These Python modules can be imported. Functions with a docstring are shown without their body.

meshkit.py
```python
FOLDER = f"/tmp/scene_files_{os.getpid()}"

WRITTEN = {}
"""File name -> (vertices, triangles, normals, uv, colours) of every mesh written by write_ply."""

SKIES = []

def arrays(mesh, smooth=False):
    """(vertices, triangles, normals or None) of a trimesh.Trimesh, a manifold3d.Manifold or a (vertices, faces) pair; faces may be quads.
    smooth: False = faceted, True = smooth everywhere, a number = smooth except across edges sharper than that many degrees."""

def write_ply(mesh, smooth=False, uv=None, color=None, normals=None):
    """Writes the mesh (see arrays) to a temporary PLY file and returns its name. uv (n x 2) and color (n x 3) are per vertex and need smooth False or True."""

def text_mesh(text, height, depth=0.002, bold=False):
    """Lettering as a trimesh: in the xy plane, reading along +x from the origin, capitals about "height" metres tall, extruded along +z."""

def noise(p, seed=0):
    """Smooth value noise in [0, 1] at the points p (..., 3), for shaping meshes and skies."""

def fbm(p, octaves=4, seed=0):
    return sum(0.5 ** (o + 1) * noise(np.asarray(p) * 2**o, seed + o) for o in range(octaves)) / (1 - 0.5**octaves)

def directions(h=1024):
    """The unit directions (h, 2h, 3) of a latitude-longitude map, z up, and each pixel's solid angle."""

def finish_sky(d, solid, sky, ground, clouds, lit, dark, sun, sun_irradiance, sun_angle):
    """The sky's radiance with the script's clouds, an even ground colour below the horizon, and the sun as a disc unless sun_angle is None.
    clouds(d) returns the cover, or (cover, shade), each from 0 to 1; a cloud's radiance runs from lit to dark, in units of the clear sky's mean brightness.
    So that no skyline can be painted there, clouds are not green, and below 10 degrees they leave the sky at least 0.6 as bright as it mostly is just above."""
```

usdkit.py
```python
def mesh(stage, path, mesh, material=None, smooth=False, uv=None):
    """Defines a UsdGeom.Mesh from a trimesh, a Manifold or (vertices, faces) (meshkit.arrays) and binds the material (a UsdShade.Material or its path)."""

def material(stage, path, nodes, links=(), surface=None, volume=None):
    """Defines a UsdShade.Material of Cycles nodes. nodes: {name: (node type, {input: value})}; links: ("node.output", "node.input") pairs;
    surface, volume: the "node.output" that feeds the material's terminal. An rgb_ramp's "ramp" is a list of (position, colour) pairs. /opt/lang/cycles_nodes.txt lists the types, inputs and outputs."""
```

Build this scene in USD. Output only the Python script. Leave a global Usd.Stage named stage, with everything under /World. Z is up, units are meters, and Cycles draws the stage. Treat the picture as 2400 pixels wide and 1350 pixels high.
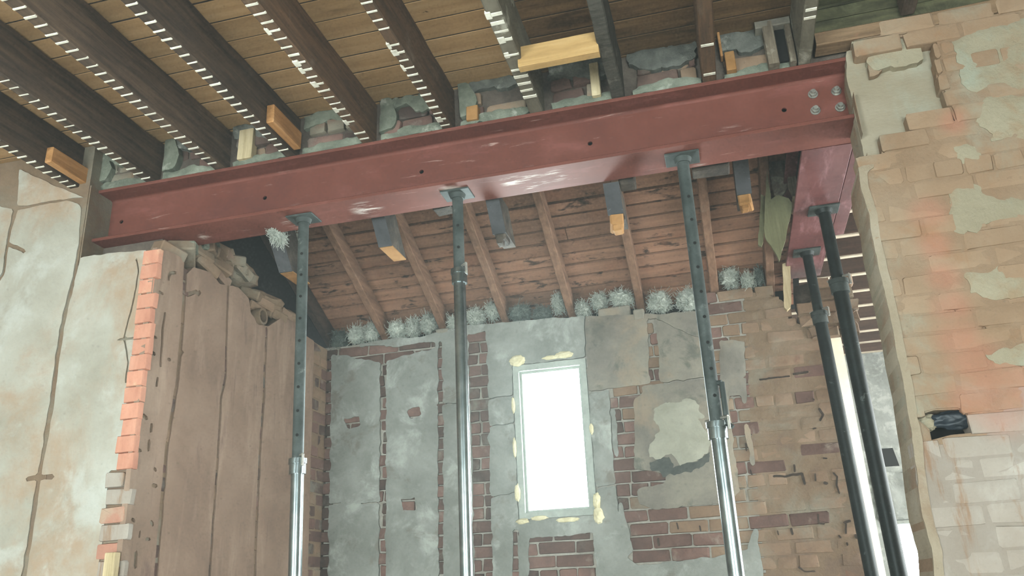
import math, random
import numpy as np
import trimesh, shapely
from shapely.geometry import Polygon, LineString, Point, box as sbox
from shapely.ops import unary_union
from scipy.spatial import Delaunay
from pxr import Usd, UsdGeom, UsdLux, UsdShade, Gf, Sdf
import usdkit, meshkit

stage = Usd.Stage.CreateInMemory()
UsdGeom.SetStageUpAxis(stage, 'Z'); UsdGeom.SetStageMetersPerUnit(stage, 1.0)
UsdGeom.Xform.Define(stage, '/World'); UsdGeom.Scope.Define(stage, '/World/Looks')

# ------------------------------------------------------------------ camera, light, exposure
YAW, PITCH, ROLL, FPX = -0.237457637, 0.356478789, -0.0470269326, 1954.83563
CZ = 1.5                                       # eye height
EXPOSURE = 0.45
HAZE = 0.012
fw = np.array([math.sin(YAW)*math.cos(PITCH), math.cos(YAW)*math.cos(PITCH), math.sin(PITCH)])
r0 = np.cross(fw, [0, 0, 1.]); r0 /= np.linalg.norm(r0); u0 = np.cross(r0, fw)
rt = math.cos(ROLL)*r0 + math.sin(ROLL)*u0; up = -math.sin(ROLL)*r0 + math.cos(ROLL)*u0
EYE = np.array([0, 0, CZ])
cam = UsdGeom.Camera.Define(stage, '/World/camera')
m = Gf.Matrix4d(*rt, 0, *up, 0, *(-fw), 0, *EYE, 1)
cam.AddTransformOp().Set(m)
cam.CreateHorizontalApertureAttr(36.0); cam.CreateVerticalApertureAttr(20.25)
cam.CreateFocalLengthAttr(36.0*FPX/2400); cam.CreateExposureAttr(EXPOSURE)
cam.CreateClippingRangeAttr(Gf.Vec2f(0.05, 500))

def dome():
    usdkit.material(stage, '/World/Looks/sky', {'b': ('background_shader', {'color': (0.86, 0.95, 1.0), 'strength': 2.6})}, surface='b.background')
    d = UsdLux.DomeLight.Define(stage, '/World/sky'); d.CreateIntensityAttr(2.6); d.CreateColorAttr(Gf.Vec3f(.86, .95, 1.))
dome()
def rect(name, loc, look, w, h, power, col):
    l = UsdLux.RectLight.Define(stage, '/World/'+name)
    z = -np.array(look, float); z /= np.linalg.norm(z)
    x = np.cross([0, 0, 1.], z); x /= np.linalg.norm(x); y = np.cross(z, x)
    l.AddTransformOp().Set(Gf.Matrix4d(*x, 0, *y, 0, *z, 0, *map(float, loc), 1))
    l.CreateWidthAttr(w); l.CreateHeightAttr(h); l.CreateIntensityAttr(power); l.CreateColorAttr(Gf.Vec3f(*col))
DAY = (0.86, 1.0, 0.96)
# daylight in the two openings of the rear wall, and in the small back window; then two added lights in the far room
rect('daylight_rear_a', (-3.1, -2.95, 1.35), (0, 1, .1), 2.2, 2.0, 15, DAY)
rect('daylight_rear_b', (1.3, -2.95, 1.35), (0, 1, .1), 2.2, 2.0, 15, DAY)
rect('daylight_back_window', (-1.005, 5.30, 2.43), (0, -1, -.12), .42, .90, 95.0, (.9, 1, 1))
rect('daylight_far_window', (3.35, 6.6, 2.2), (-1, .25, 0), 1.6, 2.0, 6.0, (1, .95, .86))  # unseen light added to brighten the cream wall end
rect('daylight_side_window', (3.35, 4.4, 2.0), (-1, 0, 0), 1.4, 1.8, 14.0, (.95, 1, .95))  # unseen fill added to light the extension's return wall

# ------------------------------------------------------------------ measuring: a pixel of the photograph on a known plane
def on(ax, val, x, y):
    d = fw*FPX + rt*(x-1200) - up*(y-675)
    return EYE + d*((val-EYE[ax])/d[ax])

# ------------------------------------------------------------------ frame helpers
class Frame:
    def __init__(s, O, U, V):
        s.O, s.U, s.V = (np.array(a, float) for a in (O, U, V)); s.N = np.cross(s.U, s.V)
    def w(s, uvn):
        uvn = np.asarray(uvn, float); return s.O + uvn[..., :1]*s.U + uvn[..., 1:2]*s.V + uvn[..., 2:3]*s.N
def FRONT(y): return Frame((0, y, 0), (1, 0, 0), (0, 0, 1))        # faces the camera, n towards -Y
def SIDE(x): return Frame((x, 0, 0), (0, 1, 0), (0, 0, 1))         # faces +X
def pf(y, pts): return [tuple(on(1, y, *p)[[0, 2]]) for p in pts]
def ps(x, pts): return [tuple(on(0, x, *p)[[1, 2]]) for p in pts]

# ------------------------------------------------------------------ USD helpers
used = {}
def numbered(path):
    n = used.get(path, 0); used[path] = n+1
    return path if n == 0 else f'{path}_{n:03d}'
def tag(p, label=None, cat=None, group=None, kind=None):
    for k, v in (('label', label), ('category', cat), ('group', group), ('kind', kind)):
        if v: p.SetCustomDataByKey(k, v)
    return p
class T:
    """A thing (or a piece of the setting): an Xform at its base whose children are its parts, given in world coordinates."""
    def __init__(s, name, label=None, cat=None, loc=(0, 0, 0), group=None, kind=None):
        s.path = numbered('/World/'+name); s.loc = np.array(loc, float)
        x = UsdGeom.Xform.Define(stage, s.path)
        if np.any(s.loc): x.AddTranslateOp().Set(Gf.Vec3d(*map(float, s.loc)))
        tag(x.GetPrim(), label, cat, group, kind)
    def part(s, name, mesh, mat, smooth=30, label=None, kind=None, under=None):
        m = mesh if isinstance(mesh, trimesh.Trimesh) else trimesh.Trimesh(*mesh, process=False)
        v = np.array(m.vertices) - s.loc
        path = numbered((under or s.path)+'/'+name)
        p = usdkit.mesh(stage, path, (v, np.array(m.faces)), MAT[mat], smooth=smooth).GetPrim()
        tag(p, label, kind=kind)
        return path
def single(name, mesh, mat, label, cat, group=None, kind=None, smooth=30):
    m = mesh; lo, hi = m.bounds; loc = np.array([(lo[0]+hi[0])/2, (lo[1]+hi[1])/2, lo[2]])
    path = numbered('/World/'+name)
    p = usdkit.mesh(stage, path, (np.array(m.vertices)-loc, np.array(m.faces)), MAT[mat], smooth=smooth)
    p.AddTranslateOp().Set(Gf.Vec3d(*map(float, loc)))
    tag(p.GetPrim(), label, cat, group, kind)

# ------------------------------------------------------------------ materials
MAT = {}
def L(h):
    c = np.array([int(h[i:i+2], 16) for i in (1, 3, 5)])/255.
    return tuple(np.where(c < .04045, c/12.92, ((c+.055)/1.055)**2.4))
def mat(name, cols, scale=6, stretch=(1, 1, 1), rough=.85, bump=.25, bscale=60, bdist=.004, rand=.35, spec=.25, metallic=0., over=None, over2=None, detail=7, coherent=False, spots=None):
    """cols: two to four hex colours across a noise; over: (hex, scale, threshold low, high, strength, stretch) a second layer of wear."""
    n = {'geo': ('geometry', {}), 'oi': ('object_info', {}),
         'off': ('vector_math', {'math_type': 'multiply_add', 'vector2': (9.1, 7.3, 5.7)}),
         'map': ('mapping', {'scale': stretch}),
         'n1': ('noise_texture', {'scale': scale, 'detail': detail, 'roughness': .62, 'distortion': .3}),
         'r1': ('rgb_ramp', {'ramp': [(.28+.44*i/(len(cols)-1), L(c)) for i, c in enumerate(cols)]}),
         'v': ('map_range', {'from_min': 0., 'from_max': 1., 'to_min': 1-rand*.6, 'to_max': 1+rand*.5}),
         'hsv': ('hsv', {'hue': .5, 'saturation': 1., 'fac': 1.}),
         'nb': ('noise_texture', {'scale': bscale, 'detail': 6., 'roughness': .65}),
         'b': ('bump', {'strength': bump, 'distance': bdist}),
         'p': ('principled_bsdf', {'roughness': rough, 'specular_ior_level': spec, 'metallic': metallic})}
    k = [('oi.random', 'off.vector1'), ('geo.position', 'off.vector3'), ('off.vector', 'map.vector'), ('map.vector', 'n1.vector'), ('n1.fac', 'r1.fac'),
         ('oi.random', 'v.value'), ('v.result', 'hsv.value'), ('r1.color', 'hsv.color'), ('map.vector', 'nb.vector'), ('nb.fac', 'b.height'), ('b.normal', 'p.normal')]
    if coherent: n['off'] = ('vector_math', {'math_type': 'multiply_add', 'vector1': (0, 0, 0), 'vector2': (0, 0, 0)}); k = [q for q in k if q[1] != 'off.vector1']
    last = 'hsv.color'
    for i, o in enumerate((over, over2)):
        if not o: continue
        hx, sc, lo, hi, st, strt = (tuple(o)+((1, 1, 1),))[:6]
        n |= {f'm{i}': ('mapping', {'scale': strt, 'location': (3.3+i*5, 1.7, 4.1)}),
              f'o{i}': ('noise_texture', {'scale': sc, 'detail': 8., 'roughness': .66, 'distortion': .4}),
              f'q{i}': ('map_range', {'range_type': 'smoothstep', 'from_min': lo, 'from_max': hi, 'to_min': 0., 'to_max': st}),
              f'x{i}': ('mix_color', {'b': L(hx)})}
        k += [('off.vector', f'm{i}.vector'), (f'm{i}.vector', f'o{i}.vector'), (f'o{i}.fac', f'q{i}.value'), (f'q{i}.result', f'x{i}.fac'), (last, f'x{i}.a')]
        last = f'x{i}.result'
    if spots:                                  # soft patches, the wall's pink glow painted in and the beam's pale scuffs: (hex, strength, [(centre, radius), ...])
        prev = None
        n['sn'] = ('noise_texture', {'scale': 9. if len(spots) == 3 else 16., 'detail': 8., 'roughness': .7}); n['sv'] = ('mapping', {'scale': (1, 1, 1) if len(spots) == 3 else (.3, 2.2, 2.2)}); k += [('geo.position', 'sv.vector'), ('sv.vector', 'sn.vector')]
        for i, (c, r) in enumerate(spots[2]):
            n |= {f'sd{i}': ('vector_math', {'math_type': 'distance', 'vector2': tuple(map(float, c))}), f'sm{i}': ('map_range', {'range_type': 'smoothstep', 'from_min': r, 'from_max': r*.25, 'to_min': 0., 'to_max': 1.})}
            k += [('geo.position', f'sd{i}.vector1'), (f'sd{i}.value', f'sm{i}.value')]
            if prev:
                n[f'sx{i}'] = ('math', {'math_type': 'maximum'}); k += [(prev, f'sx{i}.value1'), (f'sm{i}.result', f'sx{i}.value2')]; prev = f'sx{i}.value'
            else: prev = f'sm{i}.result'
        n |= {'sr': ('map_range', {'range_type': 'smoothstep', 'from_min': (spots+(.3,))[3], 'from_max': (spots+(.3, .62))[4], 'to_min': 0. if len(spots) > 3 else .25, 'to_max': spots[1]}), 'sp': ('math', {'math_type': 'multiply'}), 'sc': ('mix_color', {'b': L(spots[0])})}
        k += [('sn.fac', 'sr.value'), ('sr.result', 'sp.value1'), (prev, 'sp.value2'), ('sp.value', 'sc.fac'), (last, 'sc.a')]; last = 'sc.result'
    k.append((last, 'p.base_color'))
    MAT[name] = usdkit.material(stage, '/World/Looks/'+name, n, k, surface='p.BSDF')

YB, ZB, ZJ = 3.27, CZ+.5525*3.27, CZ+.643*3.27          # beam front, beam underside, joist underside
PINK_GLOW = [on(1, 3.2, *p) for p in [(2175, 500), (2190, 575), (2210, 650), (2228, 720), (2245, 790), (2290, 850), (2330, 900), (2385, 905), (2290, 930), (2235, 285), (2345, 960)]]
PINK_GLOW = ('#a86a56', .42, list(zip(PINK_GLOW, (.10, .09, .09, .10, .11, .14, .16, .16, .14, .08, .14))))  # soft pink glow painted into the right wall's base colour
WX, WY, WZ = (1.2, 14, 14), (14, 1.2, 14), (14, 14, 1.2)          # grain directions
mat('joist_dark', ['#332a23', '#463930', '#554538', '#63503f'], 3, WY, bump=.4, bscale=8, over=('#6d655c', 5, .55, .75, .4))
mat('joist_brown', ['#3e3027', '#55402f', '#6a4e38'], 3, WY, bump=.4, bscale=8, over=('#7a7064', 5, .55, .75, .4))
mat('joist_dusty', ['#5f584c', '#716a5d', '#7f786b'], 4, (3, 1.2, 3), rough=1, spec=.05, bump=.2, bscale=14, over=('#a5a193', 7, .56, .68, .7))
mat('joist_char', ['#34322e', '#4a4741', '#57534c'], 9, (1.2, 5, 1.2), rough=1, spec=.05, bump=.5, bscale=7, bdist=.012, over=('#77736a', 12, .57, .7, .5))
mat('lath_mark', ['#b9b3a4', '#d5d0c2', '#e3dfd3'], 20, rand=.15, bump=.5)
mat('board', ['#987752', '#a5845e', '#b1926d'], 1.3, WX, rand=.28, bump=.2, bscale=6, over=('#5d452d', 2.2, .56, .74, .6, (1, 3, 3)), over2=('#3a2a1c', 12, .68, .74, .8, (1, 1.6, 1)))
mat('board_brown', ['#54422e', '#674f37', '#775d40'], 2.2, WX, rand=.4, bump=.2, bscale=6, over=('#2e2419', 3, .5, .7, .6, (1, 4, 4)))
mat('board_green', ['#2f2c1f', '#454330', '#5b583e'], 3, (2, 8, 8), rand=.4, bump=.3, bscale=10, over=('#6a6a50', 6, .52, .7, .6))
mat('roof_plank', ['#745642', '#856350', '#936f59'], 1.6, WX, rand=.32, bump=.3, bscale=7, over=('#261d19', 7, .55, .66, .9, (1, 2.4, 2.4)), over2=('#8a5a42', 1.6, .5, .7, .5))
mat('rafter', ['#5f4738', '#755846', '#886a57'], 2.6, WY, rand=.3, bump=.3, bscale=8, over=('#8d7868', 6, .55, .72, .5))
mat('rafter_dark', ['#231d1a', '#382c25', '#46372d'], 2.6, WY, rand=.3, bump=.3, bscale=8)
mat('plate_wood', ['#5e4a38', '#79614a', '#8f755c'], 3, WX, rand=0, bump=.4, bscale=8, over=('#9a6a55', 5, .56, .7, .6), over2=('#5a5a48', 4, .56, .7, .6))
mat('pine', ['#9c7b4e', '#b08e5d', '#be9e6f'], 2.4, WX, rand=.1, bump=.15, bscale=8)
mat('pine_y', ['#8c6239', '#a9794a', '#bf9163'], 2.4, WY, rand=.15, bump=.15, bscale=8)
mat('pine_z', ['#9a8a68', '#bba987', '#cdbd9c'], 2.4, WZ, rand=.2, bump=.2, bscale=8)
mat('old_z', ['#4b4136', '#6b6052', '#857b6c'], 3, WZ, rand=.2, bump=.3, bscale=10, over=('#a9a596', 8, .5, .65, .6))
mat('cut_wood', ['#7a5730', '#91693f', '#a47c50'], 7, (1, 1, 1), rand=.15, bump=.2)
mat('stub_grey', ['#38383a', '#434345', '#4e4e50'], 8, rand=.1, bump=.25, over=('#8b8d90', 12, .62, .7, .6))
mat('stub_rough', ['#2a2624', '#403831', '#5b5248'], 16, bump=.9, bscale=30, bdist=.01)
mat('red_steel', ['#5c342d', '#66392f', '#704239'], 3, rand=.0, rough=.68, bump=.08, bscale=120, spec=.2, over=('#8a5650', 3.5, .52, .74, .4, (1, 3, 3)), over2=('#b59c93', 7, .62, .72, .6, (.5, 5, 5)), spots=('#e0d8d0', .6, [(on(2, ZB, *p), r*.72) for p, r in [((1200, 425), .10), ((1250, 425), .14), ((1300, 412), .10), ((1245, 445), .06), ((1060, 450), .12), ((860, 490), .14), ((700, 520), .14), ((480, 555), .06), ((1640, 395), .08)]], .5, .6))
mat('maroon_steel', ['#4f2a29', '#5e3433', '#6b4140'], 5, rand=.12, rough=.55, bump=.1, bscale=90, spec=.35, over=('#9a7277', 4, .5, .72, .55, (4, 1, 1)))
mat('bolt_steel', ['#6f6e68', '#98968e', '#b3b1a8'], 30, rand=.1, rough=.4, metallic=.6)
mat('prop_dull', ['#2b312f', '#3a403e', '#4e5452'], 9, rough=.6, metallic=.1, bump=.1, rand=.1, over=('#7c807c', 14, .6, .7, .5))
mat('prop_dark', ['#141918', '#1c2221', '#272e2c'], 9, rough=.45, metallic=.3, bump=.1, rand=.1, over=('#76807c', 18, .62, .7, .5))
mat('prop_zinc', ['#6b7576', '#868f90', '#9ba4a5'], 9, rough=.24, metallic=.95, bump=.03, rand=.05)
mat('plaster_grey', ['#67635a', '#78736a', '#868175', '#918b7e'], 3.2, rand=.16, bump=.5, bscale=50, over=('#94826d', 1.8, .48, .66, .7), over2=('#565850', 5, .55, .68, .75))
mat('plaster_cool', ['#6e7069', '#81837d', '#93958f'], 3.2, rand=.12, bump=.5, bscale=50, over=('#a9ada6', 4, .52, .68, .7), over2=('#665d53', 5, .56, .7, .65))
mat('plaster_brown', ['#766255', '#867060', '#937d6d'], 2.5, rand=.1, bump=.5, bscale=50, over=('#a08a79', 2.4, .5, .7, .6, (2.5, 2.5, .6)), over2=('#65504a', 4, .57, .72, .6, (2.5, 2.5, .5)), coherent=True)
mat('plaster_mix', ['#70685c', '#80786b', '#8c8577'], 2.5, rand=.08, bump=.5, bscale=50, over=('#8a8d82', 2.4, .5, .7, .6, (2.5, 2.5, .6)), over2=('#64564b', 4, .57, .72, .6, (2.5, 2.5, .5)), coherent=True)
mat('plaster_white', ['#8f8a7d', '#9b978b', '#a5a297', '#afaea5'], 2.6, rand=.0, bump=.45, bscale=45, over=('#9c8168', 1.6, .44, .64, .75, (1, 1, .8)), over2=('#b6b8b2', 3.5, .5, .68, .6), coherent=True)
mat('plaster_pale', ['#857b66', '#918772', '#9a907b'], 3, rand=.0, bump=.7, bscale=30, bdist=.01, over=('#8c745a', 4, .5, .66, .75), over2=('#8f9688', 4, .5, .68, .6), coherent=True)
mat('mortar_pale', ['#7f7165', '#8b8075', '#958b82'], 2.4, rand=0, bump=.5, bscale=40, over=('#a8a198', 3.5, .48, .66, .6), over2=('#82644c', 2.0, .53, .64, .8, (5, 5, .7)), coherent=True, spots=PINK_GLOW)
mat('reveal_coat', ['#8a7c68', '#978a77', '#a19686'], 3, rand=0, bump=.7, bscale=30, bdist=.01, over=('#7d644e', 3, .52, .7, .6), coherent=True)
mat('infill', ['#857a66', '#908572', '#9a907e'], 2.2, (1, 1, 2.5), rand=.05, bump=.25, bscale=40, over=('#9aa093', 2.4, .5, .7, .5), over2=('#a88a68', 4, .56, .7, .5))
mat('light_stain', ['#8d8c7d', '#99988a', '#a4a293'], 8, rand=.0, bump=.5, bscale=60)
mat('soot', ['#3f423f', '#4c4f4b', '#5b5d58'], 12, rand=.0, bump=.4)
mat('mortar_dark', ['#453d37', '#5a5048', '#6d6258'], 9, rand=.1, bump=.6, bscale=40, bdist=.01)
mat('mortar_grey', ['#7d776d', '#948f85', '#a8a49a'], 9, rand=.1, bump=.6, bscale=40, bdist=.01)
mat('mortar_tan', ['#78604a', '#856d57', '#8f7a65'], 2.6, rand=.0, bump=.6, bscale=40, bdist=.008, over=('#8d8b7b', 2.2, .46, .66, .75), over2=('#8a6345', 4.5, .55, .72, .6), coherent=True, spots=PINK_GLOW)
mat('mortar_brown', ['#66544a', '#75624f', '#82705e'], 3, rand=.05, bump=.6, bscale=40, bdist=.008, over=('#7f7d70', 2.2, .47, .66, .7), coherent=True)
mat('mortar_soot', ['#4a4b46', '#62635d', '#7c7d75'], 8, rand=.15, bump=.9, bscale=30, bdist=.012, over=('#a5a69c', 7, .57, .68, .7), over2=('#33332f', 6, .57, .7, .7))
mat('mortar_green', ['#4f5349', '#6b6f62', '#868a7c'], 9, rand=.2, bump=.7, bscale=30, bdist=.012, over=('#a9aa9e', 9, .58, .7, .6))
mat('brick_red', ['#57453f', '#685048', '#775e55'], 7, rand=.5, bump=.5, bscale=50, over=('#8f857a', 6, .55, .7, .6), over2=('#45302b', 9, .58, .7, .5))
mat('brick_dark', ['#403430', '#54433c', '#665148'], 7, rand=.45, bump=.5, bscale=50, over=('#7c7a70', 5, .5, .68, .65), over2=('#2e2724', 9, .56, .7, .5))
mat('brick_dust', ['#6d594a', '#7d6754', '#8a7563'], 3, rand=.14, bump=.5, bscale=45, over=('#7f7d70', 2.2, .47, .66, .75), over2=('#6e4a3b', 4, .56, .72, .6), coherent=True)
mat('brick_wall', ['#80664f', '#8c735c', '#96806a'], 2.6, rand=.08, bump=.5, bscale=40, over=('#8d8b7b', 2.2, .46, .66, .75), over2=('#8a6345', 4.5, .55, .72, .6), coherent=True, spots=PINK_GLOW)
mat('brick_pink', ['#9a6f5d', '#a87a68', '#b4826e'], 4, rand=.12, bump=.45, bscale=45, over=('#aa9a86', 4, .5, .64, .7))
mat('brick_pale', ['#8a7c70', '#968b80', '#a0978d'], 2.4, rand=.06, bump=.5, bscale=40, over=('#b3ada5', 3.5, .48, .66, .6), over2=('#87684f', 2.0, .54, .64, .8, (5, 5, .7)), coherent=True, spots=PINK_GLOW)
mat('salmon', ['#b27a66', '#bf8872', '#c9957f'], 4, (4, 4, 1.4), rand=.12, bump=.4, bscale=30, over=('#c7ab8c', 5, .56, .68, .7))
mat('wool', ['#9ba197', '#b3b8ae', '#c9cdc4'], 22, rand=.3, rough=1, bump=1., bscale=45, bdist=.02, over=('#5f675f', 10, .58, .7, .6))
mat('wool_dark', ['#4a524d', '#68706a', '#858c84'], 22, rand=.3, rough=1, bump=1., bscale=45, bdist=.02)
mat('foam', ['#b8ae8b', '#cfc6a4', '#ded7b9'], 14, rand=.15, rough=.9, bump=.6, bscale=40)
mat('joint_dark', ['#2a231e', '#3a3029', '#4b3f36'], 30, rand=.3, bump=.4)
mat('dark_void', ['#141312', '#1c1a18'], 9, rand=.0, bump=.3)
mat('black_poly', ['#15191d', '#20262c', '#343d45'], 9, rand=.0, rough=.4, bump=.6, bscale=20)
mat('frame_grey', ['#8b9089', '#9aa098', '#a9afa7'], 8, rand=.05, rough=.6)
mat('far_joist', ['#3b2a22', '#4c382d', '#5b4537'], 3, WX, rand=.2)
mat('far_batten', ['#a99c88', '#b8ad9a', '#c5baa7'], 6, rand=.1)
mat('far_wall', ['#7d817b', '#91958f', '#a2a6a0'], 3, rand=.05, bump=.5, over=('#b9bdb6', 8, .5, .62, .7), over2=('#5f625d', 6, .58, .7, .6))
mat('cream', ['#d8cbb2', '#e3d8c2', '#ece3d1'], 3, rand=.05, bump=.2)
mat('board_lime', ['#5a583f', '#6b694e', '#79765c'], 3, WZ, rand=.15, bump=.2, bscale=10, over=('#6b6450', 6, .55, .7, .6))
mat('concrete', ['#a5a198', '#b3afa6', '#bfbbb2'], 2, rand=.05)
mat('room_wall', ['#8a8378', '#9d968a', '#aaa397'], 1.5, rand=.05)
MAT['glass'] = usdkit.material(stage, '/World/Looks/glass', {'f': ('fresnel', {'IOR': 1.5}), 't': ('transparent_bsdf', {'color': (.97, 1, 1)}), 'g': ('glossy_bsdf', {'roughness': .02}), 'm': ('mix_closure', {})},
    [('f.fac', 'm.fac'), ('t.BSDF', 'm.closure1'), ('g.BSDF', 'm.closure2')], surface='m.closure')

# ------------------------------------------------------------------ mesh helpers
cat = trimesh.util.concatenate
def bx(x0, x1, y0, y1, z0, z1, ch=0.0, jit=0.0, seed=0):
    """A box with chamfered long edges (ch) and slightly uneven corners (jit)."""
    c = np.array([(x0+x1)/2, (y0+y1)/2, (z0+z1)/2]); e = np.array([x1-x0, y1-y0, z1-z0])/2
    if ch <= 0:
        m = trimesh.creation.box(2*e)
    else:
        P = []
        for s in np.ndindex(2, 2, 2):
            s = np.array(s)*2-1
            for a in range(3):
                q = s*e; q[[k for k in range(3) if k != a]] -= s[[k for k in range(3) if k != a]]*ch; P.append(q)
        m = trimesh.convex.convex_hull(np.array(P))
    if jit:
        v = np.array(m.vertices); q = v + c
        v += jit*(np.stack([meshkit.noise(q*7+31*k, seed+k) for k in range(3)], -1)-.5)*2
        m = trimesh.Trimesh(v, m.faces, process=False)
    m.apply_translation(c); return m
def long_beam(x0, x1, y0, y1, z0, z1, axis=1, n=24, amp=.004, ch=.004, seed=0):
    """A sawn timber along an axis, its arrises worn and wavering."""
    o = [a for a in range(3) if a != axis]
    lo, hi = np.array([x0, y0, z0]), np.array([x1, y1, z1])
    t = np.linspace(lo[axis], hi[axis], n)
    a0, a1, b0, b1 = lo[o[0]], hi[o[0]], lo[o[1]], hi[o[1]]
    ring = [(a0+ch, b0), (a1-ch, b0), (a1, b0+ch), (a1, b1-ch), (a1-ch, b1), (a0+ch, b1), (a0, b1-ch), (a0, b0+ch)]
    V = np.zeros((n, 8, 3))
    for i in range(n):
        for j, (a, b) in enumerate(ring): V[i, j, axis] = t[i]; V[i, j, o[0]] = a; V[i, j, o[1]] = b
    P = V.reshape(-1, 3)
    d = np.stack([meshkit.fbm(P*6+17*k, 3, seed+k) for k in range(3)], -1)-.5; d[:, axis] = 0
    P = P + 2*amp*d
    F = []
    for i in range(n-1):
        for j in range(8):
            k = (j+1) % 8; A, B, C, D = i*8+j, i*8+k, (i+1)*8+k, (i+1)*8+j; F += [(A, B, C), (A, C, D)]
    for j in range(1, 7): F += [(0, j+1, j), ((n-1)*8, (n-1)*8+j, (n-1)*8+j+1)]
    m = trimesh.Trimesh(P, F, process=False); m.fix_normals(); return m
def polys(g):
    if g.is_empty: return []
    return [p for p in getattr(g, 'geoms', [g]) if isinstance(p, Polygon) and p.area > 1e-5]  # only real areas
def extr(poly, fr, n0, n1):
    out = []
    for p in polys(poly):
        m = trimesh.creation.extrude_polygon(p, n1-n0, engine='earcut'); v = np.array(m.vertices); v[:, 2] += n0
        out.append(trimesh.Trimesh(fr.w(v), m.faces, process=False))
    return cat(out)
def ragged(poly, amp=.008, step=.02, seed=0):
    """The outline re-cut as a broken edge."""
    out = []
    for p in polys(poly):
        def ring(r):
            Ls = LineString(r.coords); n = max(8, int(Ls.length/step))
            q = np.array([Ls.interpolate(i/n, normalized=True).coords[0] for i in range(n)])
            d = np.stack([meshkit.fbm(np.c_[q*22, np.full(len(q), seed*3.1+k)], 3, seed+k) for k in range(2)], -1)-.5
            return q + 2.6*amp*d
        g = shapely.make_valid(Polygon(ring(p.exterior)))
        g = unary_union(polys(g))
        for i in p.interiors:
            if len(i.coords) > 4: g = g.difference(unary_union(polys(shapely.make_valid(Polygon(ring(i))))))
        out += polys(g)
    return unary_union(out)
def slab(poly, fr, n_face, thick, amp=.003, res=.035, seed=0, freq=5):
    """A skim of plaster on a wall: broken outline with an edge of its own thickness, unevenly trowelled face."""
    out = []
    for p in polys(poly):
        p = p.segmentize(res) if hasattr(p, 'segmentize') else p
        rings = [np.array(r.coords)[:-1] for r in (p.exterior, *p.interiors)]
        x0, y0, x1, y1 = p.bounds
        gx, gy = np.meshgrid(np.arange(x0, x1, res), np.arange(y0, y1, res))
        g = np.c_[gx.ravel(), gy.ravel()]
        inner = p.buffer(-res*.45)
        if not inner.is_empty and len(g): g = g[shapely.contains_xy(inner, g[:, 0], g[:, 1])]
        else: g = np.zeros((0, 2))
        B = np.vstack(rings); P = np.vstack([B, g])
        if len(P) < 4: continue
        tri = Delaunay(P + 1e-7*np.random.RandomState(1).rand(*P.shape)).simplices
        c = P[tri].mean(1); tri = tri[shapely.contains_xy(p, c[:, 0], c[:, 1])]
        a = P[tri]; ar = (a[:, 1, 0]-a[:, 0, 0])*(a[:, 2, 1]-a[:, 0, 1])-(a[:, 1, 1]-a[:, 0, 1])*(a[:, 2, 0]-a[:, 0, 0])
        tri[ar < 0] = tri[ar < 0][:, ::-1]
        h = amp*2*(meshkit.fbm(np.c_[P*freq, np.full(len(P), seed*1.7)], 4, seed)-.5)
        h[:len(B)] -= min(.3*thick, .004)
        V = np.c_[P, n_face+h]; nb = len(P)
        V = np.vstack([V, np.c_[B, np.full(len(B), n_face-thick)]])
        F = list(map(tuple, tri)); s = 0
        for r in rings:
            n = len(r)
            for i in range(n):
                j = (i+1) % n; A, Bq, C, D = s+i, s+j, nb+s+j, nb+s+i; F += [(A, D, C), (A, C, Bq)]
            s += n
        out.append(trimesh.Trimesh(fr.w(V), F, process=False))
    return cat(out) if out else None
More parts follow.
